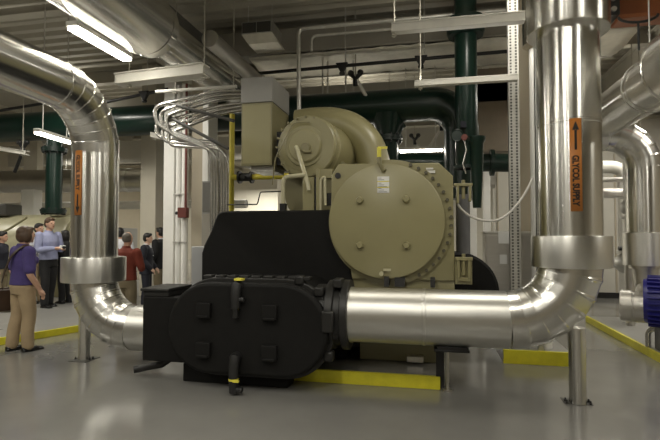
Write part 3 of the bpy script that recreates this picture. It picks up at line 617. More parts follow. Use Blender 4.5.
hbeam('thin lower steel beam crossing the green drop pipe to the slotted post', (-.18, 6.1, 3.42), (1.05, 6.1, 3.42), .075, .08, (.06,))
hbeam('short pale strut across the conduit bend beside the yellow riser', (-4.35, 7.0, 3.86), (-2.95, 7.0, 3.86), .04, .05, (.25, .96))
hbeam('pale steel beam at the far left edge under the green pipe', (-10.5, 8.5, 3.62), (-8.25, 8.5, 3.22), .09, .15, (.3, .95))
hbeam('pale beam end below the conduit bend, above the tan columns', (-5.45, 8.6, 3.5), (-4.6, 8.9, 3.35), .1, .12, (.1,))
# ducts
t = thing('air_duct', 'long foil wrapped air duct crossing below the roof deck at top centre', 'duct', (-1, 9, 4.9))
MB().box(-4.2, 3.4, 8.5, 8.56, 4.95, 5.42).box(-4.2, 3.4, 8.56, 9.85, 5.3, 5.42).build('casing', 'duct', t, bevel=.02)
n1, n2 = 40, 8
mb = MB(); g = [[mb.bm.verts.new((-3.35 + 6.7 * i / n1, 8.53 + 1.3 * j / n2, 4.93 - .05 * math.sin(PI * j / n2) + random.uniform(-.015, .015))) for j in range(n2 + 1)] for i in range(n1 + 1)]
for i in range(n1):
    for j in range(n2): mb.bm.faces.new((g[i][j], g[i + 1][j], g[i + 1][j + 1], g[i][j + 1]))
o = mb.build('foil_underside', 'foil', t, smooth=60); so = o.modifiers.new('thick', 'SOLIDIFY'); so.thickness = .02
MB().box(-3.4, 3.4, 9.8, 9.86, 4.9, 5.42).build('rear_casing', 'duct', t)
t = thing('air_diffuser', 'square supply air diffuser with two dark grilles hanging at top centre', 'diffuser', (-2.98, 8.2, 4.9))
MB().box(-3.27, -2.70, 7.95, 8.5, 5.12, 5.34).build('plenum', 'galv', t, bevel=.006)
for x in (-3.25, -2.98): MB().box(x, x + .255, 7.94, 7.955, 5.14, 5.32).build('grille', 'grille', t)
MB().rings([[(-3.27, 7.95, 5.12), (-2.70, 7.95, 5.12), (-2.70, 8.5, 5.12), (-3.27, 8.5, 5.12)], [(-3.18, 8.05, 4.98), (-2.62, 8.05, 4.98), (-2.62, 8.5, 4.98), (-3.18, 8.5, 4.98)]]).build('foil_collar', 'foil', t)
for x in (-3.2, -2.75): MB().cyl((x, 8.1, 5.34), (x, 8.1, 5.7), .008, 8).build('hanger_rod', 'galv', t)
tag(MB().box(-4.52, -4.16, 3.5, 11.0, 4.92, 5.34).build('air_duct', 'tray', bevel=.02), 'dark grey rectangular duct above the huge overhead pipe at upper left', 'duct')
tag(MB().cyl((-2.98, 6.1, 4.28), (-2.98, 10.5, 4.28), .12, 28).build('insulated_pipe', 'alu_dull'), 'grey pipe running back just above the control box', 'pipe')
# sprinkler pipe with black couplings
def sprinkler(label, a, b, r, fit):
    t = thing('sprinkler_pipe', label, 'sprinkler pipe', a)
    A, B = Vector(a), Vector(b)
    MB().cyl(A, B, r, 16).build('pipe', 'blackm', t)
    for f in fit:
        p = A + (B - A) * f
        MB().rings([[p + Vector((-.11, -.05, .05)), p + Vector((.11, -.05, .05)), p + Vector((.11, .05, .05)), p + Vector((-.11, .05, .05))],
                    [p + Vector((-.03, -.03, -.11)), p + Vector((.03, -.03, -.11)), p + Vector((.03, .03, -.11)), p + Vector((-.03, .03, -.11))]]).cyl(p + Vector((0, 0, -.11)), p + Vector((0, 0, -.16)), .05, 10).build('sprinkler_head', 'blackm', t, bevel=.01)
        MB().cyl(p + Vector((.06, 0, .05)), Vector((p.x + .06, p.y, 5.6)), .01, 8).build('hanger_rod', 'galv', t)
sprinkler('black sprinkler pipe crossing beneath the foil wrapped duct', (-3.5, 8.3, 4.52), (1.6, 8.3, 4.60), .03, (.39, .66))
sprinkler('black sprinkler pipe behind the white hanger beam at upper left', (-7.2, 8.3, 4.05), (-4.9, 8.3, 4.35), .03, (.78,))
sprinkler('black sprinkler pipe beneath the left overhead glycol pipe', (-10.6, 8.6, 4.10), (-7.7, 8.6, 4.35), .03, (.3,))
def flood(label, x, y, z, flip=1, stem='white_b'):
    t = thing('sprinkler_fitting', label, 'sprinkler fitting', (x, y, z))
    MB().tube([(x - .09, y, z + .11), (x, y, z), (x + .09, y, z + .11)], .045, 10).sphere((x - .09, y, z + .12), .058, 12).sphere((x + .09, y, z + .12), .058, 12).build('twin_arm', 'blackm', t)
    MB().cyl((x, y, z + .02), (x, y, 5.72), .012, 8).build('drop_pipe', 'beam', t)
    MB().cyl((x, y, z), (x, y, z - .12), .045, 10).build('nozzle', 'blackm', t)
    MB().cyl((x + .02, y, z - .02), (x + .3 * flip, y + .1, z - .5), .035, 12).build('stem', stem, t)
flood('black twin sprinkler fitting just below the duct pipe at top centre', -1.33, 8.7, 4.43)
flood('small black twin fitting above the hanging light at centre', -.37, 12.5, 4.0)
flood('small black twin fitting right of the hanging light at centre', .30, 12.5, 4.33, -1)
flood('black twin fitting left of the green pipe flange at far left', -8.55, 8.7, 3.42, -1, 'blackm')
flood('black twin fitting below the left overhead glycol pipe', -9.4, 9.8, 4.25)
# conduits near the roof
tag(MB().tube(smooth_path([(-2.1, 7.6, 3.2), (-2.12, 7.6, 4.98), (.5, 7.6, 4.98), (3, 7.6, 4.98)], .12), .035, 14).build('conduit', 'galv'), 'grey conduit rising behind the control box then bending right under the deck', 'conduit')
tag(MB().tube(smooth_path([(-1.92, 7.7, 4.62), (-1.92, 7.7, 4.88), (.5, 7.7, 4.88), (3, 7.7, 4.88)], .1), .025, 12).build('conduit', 'galv'), 'thinner grey conduit bending right just under the other deck conduit', 'conduit')
for k, (px, y, z0) in enumerate(((-1.55, 8.9, 3.9), (-1.40, 8.9, 3.9), (-2.0, 8.9, 3.9), (-1.9, 8.9, 3.9))):
    tag(MB().cyl((px, y, z0), (px, y, 5.6), .016, 8).build('hanger_rod', 'galv'), 'thin threaded rod holding the large green pipe behind the chiller', 'rod', 'threaded rods above the large green pipe')
for k, (y, z, lb) in enumerate(((6.6, 5.35, 'nearest thin roof pipe under the deck at top centre'), (9.6, 5.50, 'thin roof pipe under the deck behind the air diffuser'), (3.9, 5.2, 'thin roof pipe high above the left overhead glycol pipe'), (12.5, 4.8, 'distant thin roof pipe beyond the foil wrapped duct'))):
    tag(MB().cyl((-14, y, z), (8, y, z), .03, 12).build('roof_pipe', 'beam'), lb, 'pipe')
# ------------------------------------------------------------------ conduit bundle over the white columns
grp = 'bent conduits over the white columns'
names = ['outermost', 'second', 'third', 'fourth', 'fifth', 'innermost']
for k in range(6):
    g = k // 3; q = k % 3
    dx = .11 * q + .01 * g; dz = .085 * q + .30 * g; yy = 7.2 + .04 * g
    pts = [(-2.75, yy + .6, 4.02 - dz * .5), (-3.45, yy + .2, 3.96 - dz * .8), (-4.52 + dx, yy, 3.70 - dz), (-4.46 + dx, yy + .02, 3.38 - .07 * q - .20 * g), (-3.54 + .05 * k, yy + .12, 3.02 - .05 * q + .06 * g), (-3.54 + .05 * k, yy + .18, 2.5), (-3.54 + .05 * k, yy + .18, .3)]
    tag(MB().tube(smooth_path(pts, .24, 9), .031, 14).build('bent_conduit', 'conduit'), '%s bent silver conduit looping over the white columns' % names[k], 'conduit')
for k, (a, b, lb) in enumerate((((-4.35, 7.25, 3.78), (-3.1, 7.25, 3.40), 'upper dark strut clamping the bent conduits'), ((-4.3, 7.25, 3.55), (-3.2, 7.25, 2.95), 'lower dark strut clamping the bent conduits'))):
    tag(MB().cyl(a, b, .028, 8).build('conduit_strut', 'grille'), lb, 'strut')
for k, (x, lb) in enumerate(((-4.66, 'thin white conduit beside the white column'), (-4.53, 'white conduit running down to the red pull box'))):
    t = thing('wall_conduit', lb, 'conduit', (x, 8.3, 0))
    MB().cyl((x, 8.3, .3), (x, 8.3, 4.4), .05 + .012 * k, 16).build('tube', 'white', t)
    for z in (1.4, 2.3, 3.2): MB().box(x - .075, x + .075, 8.23, 8.26, z, z + .03).build('strap', 'galv', t)
t = thing('pull_box', 'small red box on the white conduit left of the chiller', 'box', (-4.48, 8.2, 1.95))
MB().box(-4.58, -4.40, 8.12, 8.23, 1.87, 2.06).build('body', 'red', t, bevel=.01)
MB().cyl((-4.64, 8.17, 1.96), (-4.58, 8.17, 1.96), .03, 12).build('knockout', 'blackm', t)
tag(MB().cyl((-4.47, 8.22, 2.06), (-4.47, 8.22, 4.4), .022, 10).build('red_conduit', 'red'), 'thin dark red conduit rising from the red box', 'conduit')
t = thing('electrical_panel', 'tall grey panel between the white column and bent conduits', 'panel', (-3.6, 7.9, .2))
MB().box(-3.93, -3.52, 7.8, 8.0, .3, 2.5).build('body', 'grey_box', t, bevel=.008)
MB().box(-3.91, -3.54, 7.785, 7.8, .35, 1.92).build('lower_door', 'duct', t, bevel=.004)
MB().box(-3.91, -3.54, 7.785, 7.8, 1.96, 2.47).build('upper_door', 'tray', t, bevel=.004)
MB().box(-4.0, -3.45, 7.8, 8.0, 0, .3).build('plinth', 'grey_box', t)
tag(MB().box(-3.86, -3.62, 7.3, 7.6, 0, 1.36).build('small_cabinet', 'grey_blue', bevel=.01), 'pale blue grey cabinet beside the black evaporator', 'cabinet')
t = thing('gas_pipe', 'yellow gas riser left of the control box with black valve', 'pipe', (-3.37, 7.8, 2.5))
MB().cyl((-3.37, 7.8, .2), (-3.37, 7.8, 3.66), .045, 20).build('riser', 'yel_pipe', t)
MB().cyl((-3.37, 7.8, 2.55), (-2.2, 7.8, 2.55), .05, 20).build('branch', 'yel_pipe', t)
vv = MB().cyl((-3.24, 7.8, 2.55), (-2.98, 7.8, 2.55), .07, 20).lathe([(0, .11), (.035, .11)], (-3.24, 7.8, 2.55), (1, 0, 0), 20).lathe([(0, .11), (.035, .11)], (-3.02, 7.8, 2.55), (1, 0, 0), 20).build('valve', 'blackm', t)
MB().cyl((-3.11, 7.76, 2.55), (-3.11, 7.66, 2.55), .03, 12).build('valve_stem', 'blackm', vv)
tag(MB().tube(smooth_path([(-3.3, 7.4, 2.05), (-2.75, 7.4, 2.05), (-2.70, 7.4, 2.25), (-1.9, 7.4, 2.26)], .03), .010, 8).build('copper_line', 'blackm'), 'thin dark tubing line under the yellow gas branch', 'tube')
# white cable
pts = [(.30, 5.72, 1.93), (.36, 5.7, 1.84), (.46, 5.68, 1.76), (.60, 5.68, 1.715), (.75, 5.7, 1.72), (.88, 5.75, 1.80), (1.0, 5.8, 1.93), (1.10, 5.85, 2.08), (1.17, 5.9, 2.22)]
tag(MB().tube(spline(pts), .014, 10).build('loose_cable', 'cable'), 'pale cable sagging between the beige plate and the slotted post', 'cable')
# rust coloured beam
t = thing('crane_beam', 'rust orange steel beam at the top right corner with black end clamp', 'beam', (2.1, 6, 4.0))
MB().box(2.10, 6.0, 5.98, 6.02, 4.0, 4.42).box(2.10, 6.0, 5.86, 6.14, 3.98, 4.02).box(2.10, 6.0, 5.86, 6.14, 4.40, 4.44).build('beam', 'rust', t, bevel=.006)
MB().box(1.98, 2.10, 5.84, 6.12, 4.02, 4.36).build('end_clamp', 'blackm', t, bevel=.015)
MB().cyl((2.03, 5.82, 4.2), (2.03, 5.84, 4.2), .03, 14).cyl((2.03, 5.82, 4.08), (2.03, 5.84, 4.08), .03, 14).build('bolt', 'steel', t)
MB().tube([(2.08 + .20 * (1 - math.cos(PI * k / 10)), 5.85, 3.99 - .075 * math.sin(PI * k / 10)) for k in range(11)], .015, 8).build('hook_strap', 'blackm', t)
MB().cyl((2.28, 5.85, 3.92), (2.28, 5.85, 3.6), .012, 8).build('hanging_rod', 'blackm', t)
# far-left beige chiller
t = thing('chiller', 'pale beige cylindrical chiller behind the people at far left', 'chiller', (-9, 10, .1))
MB().lathe([(0, .1), (.1, .5), (.25, .68), (.4, .72), (4.4, .72)], (-7.55, 10.0, 1.33), (-1, .05, 0), 56).build('shell', 'beige_l', t)
MB().lathe([(0, .72), (0, .80), (.06, .80), (.06, .72)], (-7.95, 10.02, 1.33), (-1, .05, 0), 56).build('flange', 'beige_l', t)
MB().box(-11.4, -8.2, 9.7, 10.4, .1, .7).build('base', 'beige_d', t, bevel=.02)
MB().tube([(-9.95, 9.25, 1.45), (-9.35, 9.24, 1.72), (-9.0, 9.3, 1.95)], .025, 10).build('tubing', 'beige_d', t)
MB().cyl((-8.6, 9.9, 2.0), (-8.6, 9.9, 2.2), .25, 24).build('top_flange', 'beige_l', t)
MB().box(-10.9, -10.0, 9.7, 10.2, 2.02, 2.3).build('motor_cover', 'grille', t, bevel=.03)
# red hydrant line on the columns behind the red shirt
tag(MB().tube(spline([(-6.33, 10.6, 3.0), (-6.29, 10.6, 2.6), (-6.2, 10.6, 2.3), (-6.19, 10.6, 1.75)]), .018, 8).build('red_conduit', 'red'), 'thin red line on the white column behind the navy suit', 'conduit')
tag(MB().box(-6.26, -6.13, 10.56, 10.66, 1.66, 1.80).build('call_point', 'red', bevel=.01), 'small red box on the white column behind the navy suit', 'box')
# distant equipment rows for depth
for k, (x, y, w, h, m, lb) in enumerate(((-3.2, 20, 2.6, 1.7, 'white', 'distant white cabinet seen under the yellow gas branch'), (-8.2, 17, 1.6, 1.9, 'cream', 'distant cream cabinet behind the navy suit'), (-11.5, 15, 2.0, 1.8, 'grey_box', 'distant grey cabinet at far left behind the people'))):
    t = thing('distant_cabinet', lb, 'cabinet', (x, y, 0))
    MB().box(x - w / 2, x + w / 2, y, y + .8, 0, h).build('body', m, t, bevel=.01)
    for s in range(2): MB().box(x - w / 2 + .03 + s * w / 2, x - .03 + s * w / 2, y - .02, y, .08, h - .05).build('door', m, t, bevel=.005)
# ------------------------------------------------------------------ luminaires and area lamps without fixtures
def lum(label, a, b, z, mlens='lamp', w=.10, rods=True, group=None):
    A = Vector((a[0], a[1], z)); B = Vector((b[0], b[1], z)); d = (B - A).normalized(); n = Vector((-d.y, d.x, 0))
    t = thing('hanging_light', label, 'light', A, group)
    def sl(o, z0, z1, e=0.0):
        a_, b_ = A - d * e, B + d * e; Z0, Z1 = Vector((0, 0, z0)), Vector((0, 0, z1))
        return MB().rings([[a_ - n * o + Z0, a_ + n * o + Z0, a_ + n * o + Z1, a_ - n * o + Z1], [b_ - n * o + Z0, b_ + n * o + Z0, b_ + n * o + Z1, b_ - n * o + Z1]])
    sl(w * .7, .035, .09, .02).build('housing', 'white_b', t, bevel=.005)
    sl(w * .6, 0, .034).build('lens', mlens, t)
    if rods:
        for f in (.15, .85):
            p = A + (B - A) * f
            MB().cyl(p + Vector((0, 0, .09)), Vector((p.x, p.y, 5.6)), .008, 8).build('hanger_rod', 'galv', t)
lum('bright fluorescent light beside the huge overhead pipe at upper left', (-3.80, 4.48), (-3.80, 5.45), 3.79)
lum('bright fluorescent light in front of the large green pipe at left', (-6.27, 6.65), (-6.36, 7.52), 3.2, 'lampf', .08)
lum('bright fluorescent light hanging behind the beige end cover at centre', (-.58, 9.62), (.24, 9.62), 3.20, 'lampf', .09)
lum('distant fluorescent light seen under the yellow gas branch', (-4.6, 22.0), (-3.4, 22.2), 3.2, 'lampf')
lum('distant fluorescent light behind the white columns at right of centre', (1.9, 17), (3.1, 17), 3.6, 'lampf')
lum('distant fluorescent light behind the far left green branch', (-13.5, 15.5), (-12.3, 15.5), 3.4, 'lampf')
def area(x, y, z, sx, sy, e, rz=0):  # room lamps without fixtures, and added fill lamps
    l = bpy.data.lights.new('ceiling_or_fill_lamp', 'AREA'); l.shape = 'RECTANGLE'; l.size = sx; l.size_y = sy; l.energy = e; l.color = (1, .955, .845)
    o = bpy.data.objects.new('ceiling_or_fill_lamp', l); C.objects.link(o); o.location = (x, y, z); o.rotation_euler = (0, 0, rz)
    return o
K = 2.4
for (x, y, e) in ((-6, .5, 34), (-1.2, .2, 34), (3.0, .6, 34), (-6, -3.6, 26), (-1.2, -3.6, 26), (3.6, -3.6, 26), (6.2, 3.5, 30), (-9.5, 3.0, 34)):
    area(x, y, 4.35, .25, 1.25, e * K)
for (x, y, e) in ((-12, 8, 45), (-7, 7.2, 34), (-12.6, 15.0, 45), (-5.5, 14.5, 50), (-2, 18, 60), (2.6, 16, 40), (-8, 20, 60), (-3, 25, 70), (-9.6, 25.5, 130), (4, 22, 50), (4.6, 9.5, 40), (5.0, 6.6, 26), (-12, 24, 60), (3.2, 10.6, 18)):  # no fixtures here; added to brighten the hall behind the pipework
    area(x, y, 4.4, .25, 1.25, e * K)
for (x, y, e) in ((.6, 1.9, 13), (-2.6, 1.9, 13), (-5.6, 2.6, 12)):
    area(x, y, 4.5, .22, 1.25, e * K, PI / 2)
area(.75, 5.55, 4.72, .2, 1.0, 15 * K)  # added fill lamp brightening the white pipe, plate and cabinet
area(-4.55, 6.75, 4.22, .2, .6, 14 * K)  # added fill lamp behind the hanger beam, brightening the white columns
for (x, y, z, e) in ((.29, 5.25, 3.89, 5), (.45, 6.1, 3.51, 3)):  # added upward fill on plain steel beams, brightening the foil duct
    up = area(x, y, z, 1.2, .08, e * K); up.rotation_euler = (PI, 0, 0)
for (x, y, e) in ((-6, 1, 3), (0, 1, 5), (-7, 6, 1.5), (.75, 5.2, 5), (3.2, 5.0, 4), (-2, 12, 10), (-9, 11, 9), (3, 11, 8)):  # added upward fill, no source modelled, brightening the roof deck
    up = area(x, y, 4.55, .25, 1.25, e * K); up.rotation_euler = (PI, 0, 0)
# ------------------------------------------------------------------ people
def ell(c, rx, ry, n=20):
    return [(c[0] + rx * math.cos(2 * PI * k / n), c[1] + ry * math.sin(2 * PI * k / n), c[2]) for k in range(n)]
def remeshed(mb, name, m, parent, vox, it=4):
    bmesh.ops.recalc_face_normals(mb.bm, faces=mb.bm.faces)
    me = bpy.data.meshes.new(name); mb.bm.to_mesh(me); mb.bm.free()
    o = bpy.data.objects.new(name, me); C.objects.link(o)
    r = o.modifiers.new('r', 'REMESH'); r.mode = 'VOXEL'; r.voxel_size = vox
    s = o.modifiers.new('s', 'SMOOTH'); s.iterations = it; s.factor = .5
    m2 = bpy.data.meshes.new_from_object(o.evaluated_get(bpy.context.evaluated_depsgraph_get()))
    bpy.data.objects.remove(o); bpy.data.meshes.remove(me)
    m2.name = name; m2.materials.clear(); m2.materials.append(M[m]); m2.shade_smooth()
    o = bpy.data.objects.new(name, m2); C.objects.link(o)
    o.parent = parent; ORG[o.name] = Vector()
    return o
def limb(mb, pts, rad, seg=14):
    P = spline(pts, 5); n = len(P); k = len(rad) - 1; rr = []
    for i in range(n):
        f = i / (n - 1) * k; a = min(int(f), k - 1); t = f - a
        rr.append(rad[a] * (1 - t) + rad[a + 1] * t)
    mb.tube(P, rr, seg)
    mb.sphere(P[0], rr[0], 12).sphere(P[-1], rr[-1], 12)
def person(label, px, depth, h, psi, top, bottom, hair, skin='skin', z=0.0, female=False, jacket=False, longsleeve=True,
           elbows=None, wrists=None, hairlen=0, bald=False, stride=.0, stoop=0.0, lean=0.0, belt=True, wide=1.0):
    th = math.atan(100 / 480)
    fx, fy = -math.sin(th), math.cos(th); rx_, ry_ = math.cos(th), math.sin(th)
    u = (px - 330) / 480 * depth
    t = thing('person', label, 'person', (0, 0, 0)); ORG[t.name] = Vector()
    t.location = (fx * depth + rx_ * u, fy * depth + ry_ * u, z); t.rotation_euler = (0, 0, th + R(psi)); s = h / 1.75; t.scale = (s * wide, s * (wide * .5 + .5), s)
    SW = .175 if female else .20                       # half shoulder width
    elbows = elbows or ((-SW - .06, -.04, 1.14), (SW + .06, -.04, 1.14))
    wrists = wrists or ((-SW - .07, .06, .90), (SW + .07, .06, .90))
    ly = lean                                          # torso leaning forward
    def tilt(p): return (p[0], p[1] + ly * max(0, p[2] - .95) / .5, p[2])
    hd = (0, .03 + ly * 1.3 + stoop, 1.635)
    # --- one continuous body
    mb = MB()
    mb.rings([ell(tilt((0, 0, .86)), .14, .10), ell(tilt((0, 0, .97)), .165, .115), ell(tilt((0, 0, 1.10)), .135, .10), ell(tilt((0, .0, 1.28)), .165, .115), ell(tilt((0, -.01, 1.40)), SW - .02, .10), ell(tilt((0, -.005, 1.46)), .09, .07), ell(tilt((0, 0, 1.49)), .06, .06)])
    mb.tube([tilt((0, -.005, 1.42)), (0, ly + stoop * .6 + .01, 1.50), (0, hd[1] - .015, 1.60)], [.065, .056, .056], 16)
    mb.sphere(hd, (.073, .092, .112), 20).sphere((0, hd[1] + .028, hd[2] - .055), (.055, .062, .062), 16).sphere((0, hd[1] - .012, hd[2] + .02), (.076, .090, .092), 18)
    mb.sphere((0, hd[1] + .092, hd[2] - .018), (.013, .020, .022), 10).sphere((0, hd[1] + .084, hd[2] + .01), (.010, .012, .022), 10)
    mb.sphere((0, hd[1] + .082, hd[2] - .060), (.024, .012, .010), 10).sphere((0, hd[1] + .070, hd[2] - .098), (.024, .018, .016), 10)
    for sx in (-1, 1):
        mb.sphere((sx * .075, hd[1] - .008, hd[2] - .012), (.012, .020, .031), 10)
        mb.sphere((sx * .030, hd[1] + .076, hd[2] + .022), (.022, .010, .007), 8)
    arms = []
    for k, sx in enumerate((-1, 1)):
        sh = Vector(tilt((sx * SW, -.01, 1.405))); e = Vector(elbows[k]); w = Vector(wrists[k])
        limb(mb, [sh, (sh + e) / 2, e, (e + w) / 2, w], [.058, .050, .040, .038, .027])
        d = (w - e).normalized(); side = Vector((0, 0, 1)).cross(d)
        side = (Vector((-sx, 0, 0)) if side.length < .35 else side.normalized() * 1.0)
        nrm = d.cross(side).normalized(); side = nrm.cross(d).normalized()
        palm = w + d * .055
        mb.tube([w - d * .02, w + d * .02, w + d * .055, w + d * .095], [.026, .030, .036, .030], 12)
        for f, (o, L) in enumerate(((-.028, .062), (-.010, .074), (.009, .070), (.027, .055))):
            b = w + d * .085 + side * o
            c = nrm * (-.012 if nrm.z > 0 else .012)
            mb.tube([b, b + d * L * .45 + c * .5, b + d * L * .8 + c * 1.6, b + d * L * .95 + c * 2.8], [.0105, .010, .009, .008], 8)
        tb = w + d * .03 - side * .026 * (1 if k else 1)
        mb.tube([tb, tb - side * .022 + d * .03, tb - side * .026 + d * .062], [.013, .012, .010], 8)
        arms.append((sh, e, w))
    legs = []
    for k, sx in enumerate((-1, 1)):
        st = stride * (1 if k else -1)
        hp = Vector((sx * .088, 0, .90)); kn = Vector((sx * .095, .015 + st * .5, .50)); an = Vector((sx * .10, -.02 + st, .085))
        limb(mb, [hp, (hp + kn) / 2, kn, (kn + an) / 2 + Vector((0, -.015, 0)), an], [.088, .075, .056, .052, .036])
        mb.tube([an + Vector((0, -.02, -.03)), an + Vector((0, .05, -.045)), an + Vector((0, .12, -.06))], [.034, .028, .016], 12)
        legs.append((hp, kn, an))
    body = remeshed(mb, 'body', skin, t, .0085, 3)
    # --- face details
    for sx in (-1, 1):
        e = MB().sphere((sx * .031, hd[1] + .080, hd[2] + .004), (.012, .008, .007), 10).build('eye', 'ink', t)
    MB().sphere((0, hd[1] + .0905, hd[2] - .060), (.022, .006, .005), 10).build('mouth', 'redc', t)
    # --- hair
    mb = MB()
    if bald:
        mb.sphere((0, hd[1] - .022, hd[2] - .005), (.083, .088, .075), 20)
        mb.sphere((0, hd[1] - .035, hd[2] + .03), (.078, .075, .075), 18)
    else:
        mb.sphere((0, hd[1] - .020, hd[2] + .040), (.087, .098, .088), 22)
        mb.sphere((0, hd[1] - .045, hd[2] - .010 - hairlen * .3), (.085 + hairlen * .1, .075, .085 + hairlen * .5), 20)
        mb.sphere((0, hd[1] + .045, hd[2] + .085), (.062, .045, .032), 14)
        if hairlen:
            for sx in (-1, 1): mb.sphere((sx * .07, hd[1] - .02, hd[2] - .02 - hairlen * .3), (.028, .06, .075 + hairlen * .4), 14)
    remeshed(mb, 'hair', hair, t, .010, 2)
    # --- shirt or jacket
    mb = MB(); g = .018 if not jacket else .030
    zb = .93 if not jacket else .80
    mb.rings([ell(tilt((0, 0, zb)), .168 + g, .125 + g), ell(tilt((0, 0, 1.02)), .160 + g, .115 + g), ell(tilt((0, 0, 1.12)), .148 + g, .11 + g), ell(tilt((0, .005, 1.28)), .172 + g, .122 + g), ell(tilt((0, -.01, 1.40)), SW - .01 + g * .5, .105 + g * .6), ell(tilt((0, -.012, 1.455)), .105 + g * .5, .080 + g * .4), ell(tilt((0, -.01, 1.485)), .066, .066)])
    if female: mb.sphere(tilt((-.075, .09, 1.27)), (.07, .06, .065), 14).sphere(tilt((.075, .09, 1.27)), (.07, .06, .065), 14)
    for sh, e, w in arms:
        if longsleeve: limb(mb, [sh, (sh + e) / 2, e, (e + w) / 2, w - (w - e).normalized() * .015], [.066 + g * .5, .064 + g * .4, .052 + g * .5, .050 + g * .3, .040 + g * .2])
        else: limb(mb, [sh, sh * .6 + e * .4, sh * .15 + e * .85], [.066 + g * .5, .072, .070])
    remeshed(mb, 'jacket' if jacket else 'shirt', top, t, .011, 3)
    if jacket:
        mb = MB().rings([[(-.055, tilt((0, .118, 1.46))[1] - .03, 1.47), (.055, tilt((0, .118, 1.46))[1] - .03, 1.47), (.055, tilt((0, .1, 1.46))[1] - .06, 1.47), (-.055, tilt((0, .1, 1.46))[1] - .06, 1.47)], [(-.03, tilt((0, .155, 1.25))[1], 1.22), (.03, tilt((0, .155, 1.25))[1], 1.22), (.03, tilt((0, .1, 1.25))[1], 1.22), (-.03, tilt((0, .1, 1.25))[1], 1.22)]])
        mb.lathe([(0, .068), (.045, .062)], tilt((0, -.005, 1.465)), (0, .1, 1), 20)
        mb.build('shirt_collar', 'whitec', t)
    else:
        MB().lathe([(0, .078), (.02, .074), (.042, .066)], tilt((0, -.008, 1.462)), (0, .15, 1), 20).build('collar', top, t)
    # --- trousers
    mb = MB()
    mb.rings([ell((0, 0, .80), .175, .12), ell((0, -.008, .90), .180, .130), ell((0, 0, .98), .165, .122), ell((0, 0, 1.01), .150, .112)])
    for hp, kn, an in legs:
        limb(mb, [hp + Vector((0, 0, -.02)), (hp + kn) / 2, kn, (kn + an) / 2 + Vector((0, -.012, 0)), an + Vector((0, 0, .0))], [.098, .094, .080, .076, .072])
    tr = remeshed(mb, 'trousers', bottom, t, .011, 3)
    if belt and not jacket:
        MB().rings([ell((0, -.002, .965), .178, .134), ell((0, -.002, 1.0), .172, .130)]).build('belt', 'shoe', t)
    # --- shoes
    for hp, kn, an in legs:
        mb = MB()
        mb.sphere(an + Vector((0, -.025, -.045)), (.045, .055, .045), 14).sphere(an + Vector((0, .06, -.055)), (.046, .09, .036), 14).sphere(an + Vector((0, .14, -.062)), (.044, .055, .026), 14)
        mb.box(an.x - .042, an.x + .042, an.y - .07, an.y + .18, .0, .025)
        remeshed(mb, 'shoe', 'shoe', t, .009, 2)
    return t, s
FOLD = (((-.24, .03, 1.13), (.24, .03, 1.13)), ((-.09, .27, 1.14), (.09, .28, 1.15)))
p1, s1 = person('person in purple shirt and tan trousers with brown hair seen from behind at far left', 24, 6.50, 1.665, -36, 'purple', 'khaki', 'hair_b',
                female=True, longsleeve=False, elbows=((-.25, .0, 1.12), (.245, -.03, 1.10)), wrists=((-.17, .20, .92), (.24, .09, .87)), hairlen=.03, stride=.05, wide=1.2)
p2, s2 = person('person in light blue shirt and black trousers holding a small white device', 49, 9.72, 1.80, -112, 'lblue', 'blackc', 'hair_b', z=.1,
                elbows=FOLD[0], wrists=FOLD[1], stride=.06)
person('person in white shirt and tan trousers between the purple shirt and light blue shirt', 38.5, 10.3, 1.70, -112, 'whitec', 'khaki', 'hair_d', z=.1, elbows=FOLD[0], wrists=FOLD[1])
person('person in dark clothes with dark hair cut off by the left edge of the photo', 1.5, 9.2, 1.52, -80, 'navy', 'olive', 'hair_d', z=.1)
person('person with dark hair in black clothes half hidden by the left glycol pipe', 66, 10.3, 1.55, 70, 'blackc', 'blackc', 'hair_d', skin='skin_p', z=.1, female=True, hairlen=.12, elbows=FOLD[0], wrists=FOLD[1])
person('grey haired person in a red shirt seen from behind beside the left glycol pipe', 127, 7.5, 1.60, -12, 'redc', 'olive', 'hair_g', elbows=((-.25, .05, 1.14), (.25, .05, 1.14)), wrists=((-.12, .24, 1.1), (.12, .24, 1.1)), bald=True)
person('person with black hair in a navy suit and white collar facing right', 147, 10.2, 1.59, -84, 'navy', 'navy', 'hair_d', skin='skin_p', jacket=True, elbows=((-.25, -.02, 1.14), (.25, -.02, 1.14)), wrists=((-.2, .16, .93), (.2, .16, .93)))
person('person in a black suit partly hidden behind the white column', 161, 11.0, 1.72, 70, 'blackc', 'olive', 'hair_d', jacket=True)
person('person with dark hair in a white shirt behind the red shirt', 120, 10.0, 1.70, 20, 'whitec', 'blackc', 'hair_d')
# shoulder bag on the person in purple
t = thing('shoulder_bag', 'brown shoulder bag with strap hanging at the side of the purple shirt', 'bag', (0, 0, 0))
ORG[t.name] = Vector(); t.location = p1.location; t.rotation_euler = p1.rotation_euler; t.scale = p1.scale
remeshed(MB().box(-.40, -.24, -.20, .16, .54, .84).sphere((-.33, -.02, .60), (.10, .20, .10), 14), 'bag_body', 'leather', t, .012, 6)
MB().box(-.415, -.40, -.17, .13, .62, .86).build('flap', 'leather', t, bevel=.01)
mb = MB()
sp = spline([(.13, .06, 1.475), (.12, -.05, 1.475), (.05, -.145, 1.35), (-.06, -.165, 1.18), (-.20, -.155, .98), (-.31, -.10, .84)], 6)
rr = []
for i, q in enumerate(sp):
    a = sp[max(i - 1, 0)]; b = sp[min(i + 1, len(sp) - 1)]; d = (b - a).normalized()
    n = Vector((0, -1, .25)).normalized(); w_ = d.cross(n).normalized() * .024
    rr.append([q - w_, q + w_, q + w_ + n * .008, q - w_ + n * .008])
mb.rings(rr).build('strap', 'leather', t)
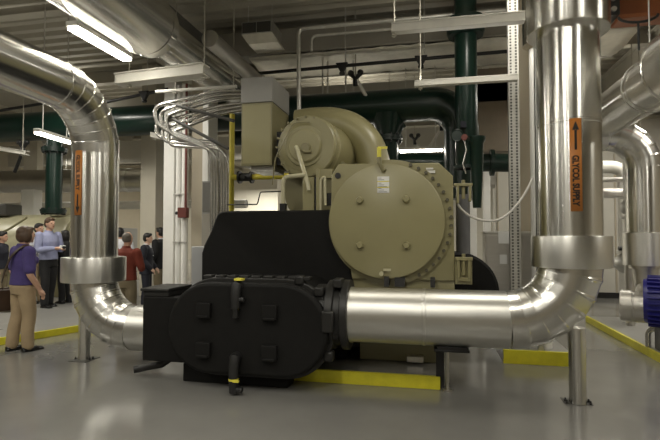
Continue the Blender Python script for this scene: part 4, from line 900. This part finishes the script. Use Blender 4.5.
# device held by the person in light blue
t = thing('camera', 'small white device held in the hands of the light blue shirt person', 'camera', (0, 0, 0))
ORG[t.name] = Vector(); t.location = p2.location; t.rotation_euler = p2.rotation_euler; t.scale = p2.scale
MB().box(-.06, .06, .36, .40, 1.13, 1.21).build('body', 'paper', t, bevel=.01)
MB().lathe([(0, .028), (.04, .026)], (0, .40, 1.17), (0, 1, 0), 16).build('lens', 'blackm', t)
# threaded hangers that carry the free pipes from the deck
def hang(label, pts):
    o = next(q for q in bpy.data.objects if q.get('label') == label)
    off = o.location if o.type == 'EMPTY' else Vector()
    if o.name not in ORG: ORG[o.name] = Vector(off)
    for (x, y, z) in pts:
        MB().cyl((x, y, z), (x, y, 5.72), .009, 8).build('hanger_rod', 'beam', o)
hang('low horizontal dark green pipe far behind the beige end cover', [(-.9, 11, 3.44), (.9, 11, 3.35)])
hang('short dark green pipe behind the yellow gas riser', [(-3.4, 10.2, 3.9)])
hang('grey insulated pipe crossing the hall far behind the people and green pipe', [(-14, 12, 3.48), (-10, 12, 3.44), (-7.4, 12, 3.4)])
hang('thinner pale pipe running below the grey pipe behind the people', [(-13.5, 12.6, 2.56), (-6.0, 12.6, 2.53)])
hang('grey insulated pipe end seen left of the slotted posts', [(.6, 12.4, 3.24)])
hang('upper grey pipe running behind the tall labelled pipe toward right edge', [(3.7, 9.5, 2.58), (4.6, 9.5, 2.58)])
hang('lower grey pipe running behind the tall labelled pipe toward right edge', [(3.7, 9.8, 2.41), (4.6, 9.8, 2.41)])
# ------------------------------------------------------------------ world, camera, view
w = bpy.data.worlds.new('world'); S.world = w; w.use_nodes = True
w.node_tree.nodes['Background'].inputs['Color'].default_value = (1, .93, .8, 1)
w.node_tree.nodes['Background'].inputs['Strength'].default_value = .02
cd = bpy.data.cameras.new('camera'); cam = bpy.data.objects.new('camera', cd); C.objects.link(cam)
cd.sensor_width = 36; cd.lens = 480 / 660 * 36; cd.clip_end = 200
cam.location = (0, 0, 1.55); cam.rotation_euler = (R(90 + 1.8), 0, math.atan(100 / 480))
S.camera = cam
S.view_settings.view_transform = 'Standard'; S.view_settings.look = 'None'; S.view_settings.exposure = 0; S.view_settings.gamma = 1; S.view_settings.use_curve_mapping = False
S.cycles.use_denoising = True
S.cycles.max_bounces = 8; S.cycles.diffuse_bounces = 4; S.cycles.glossy_bounces = 5
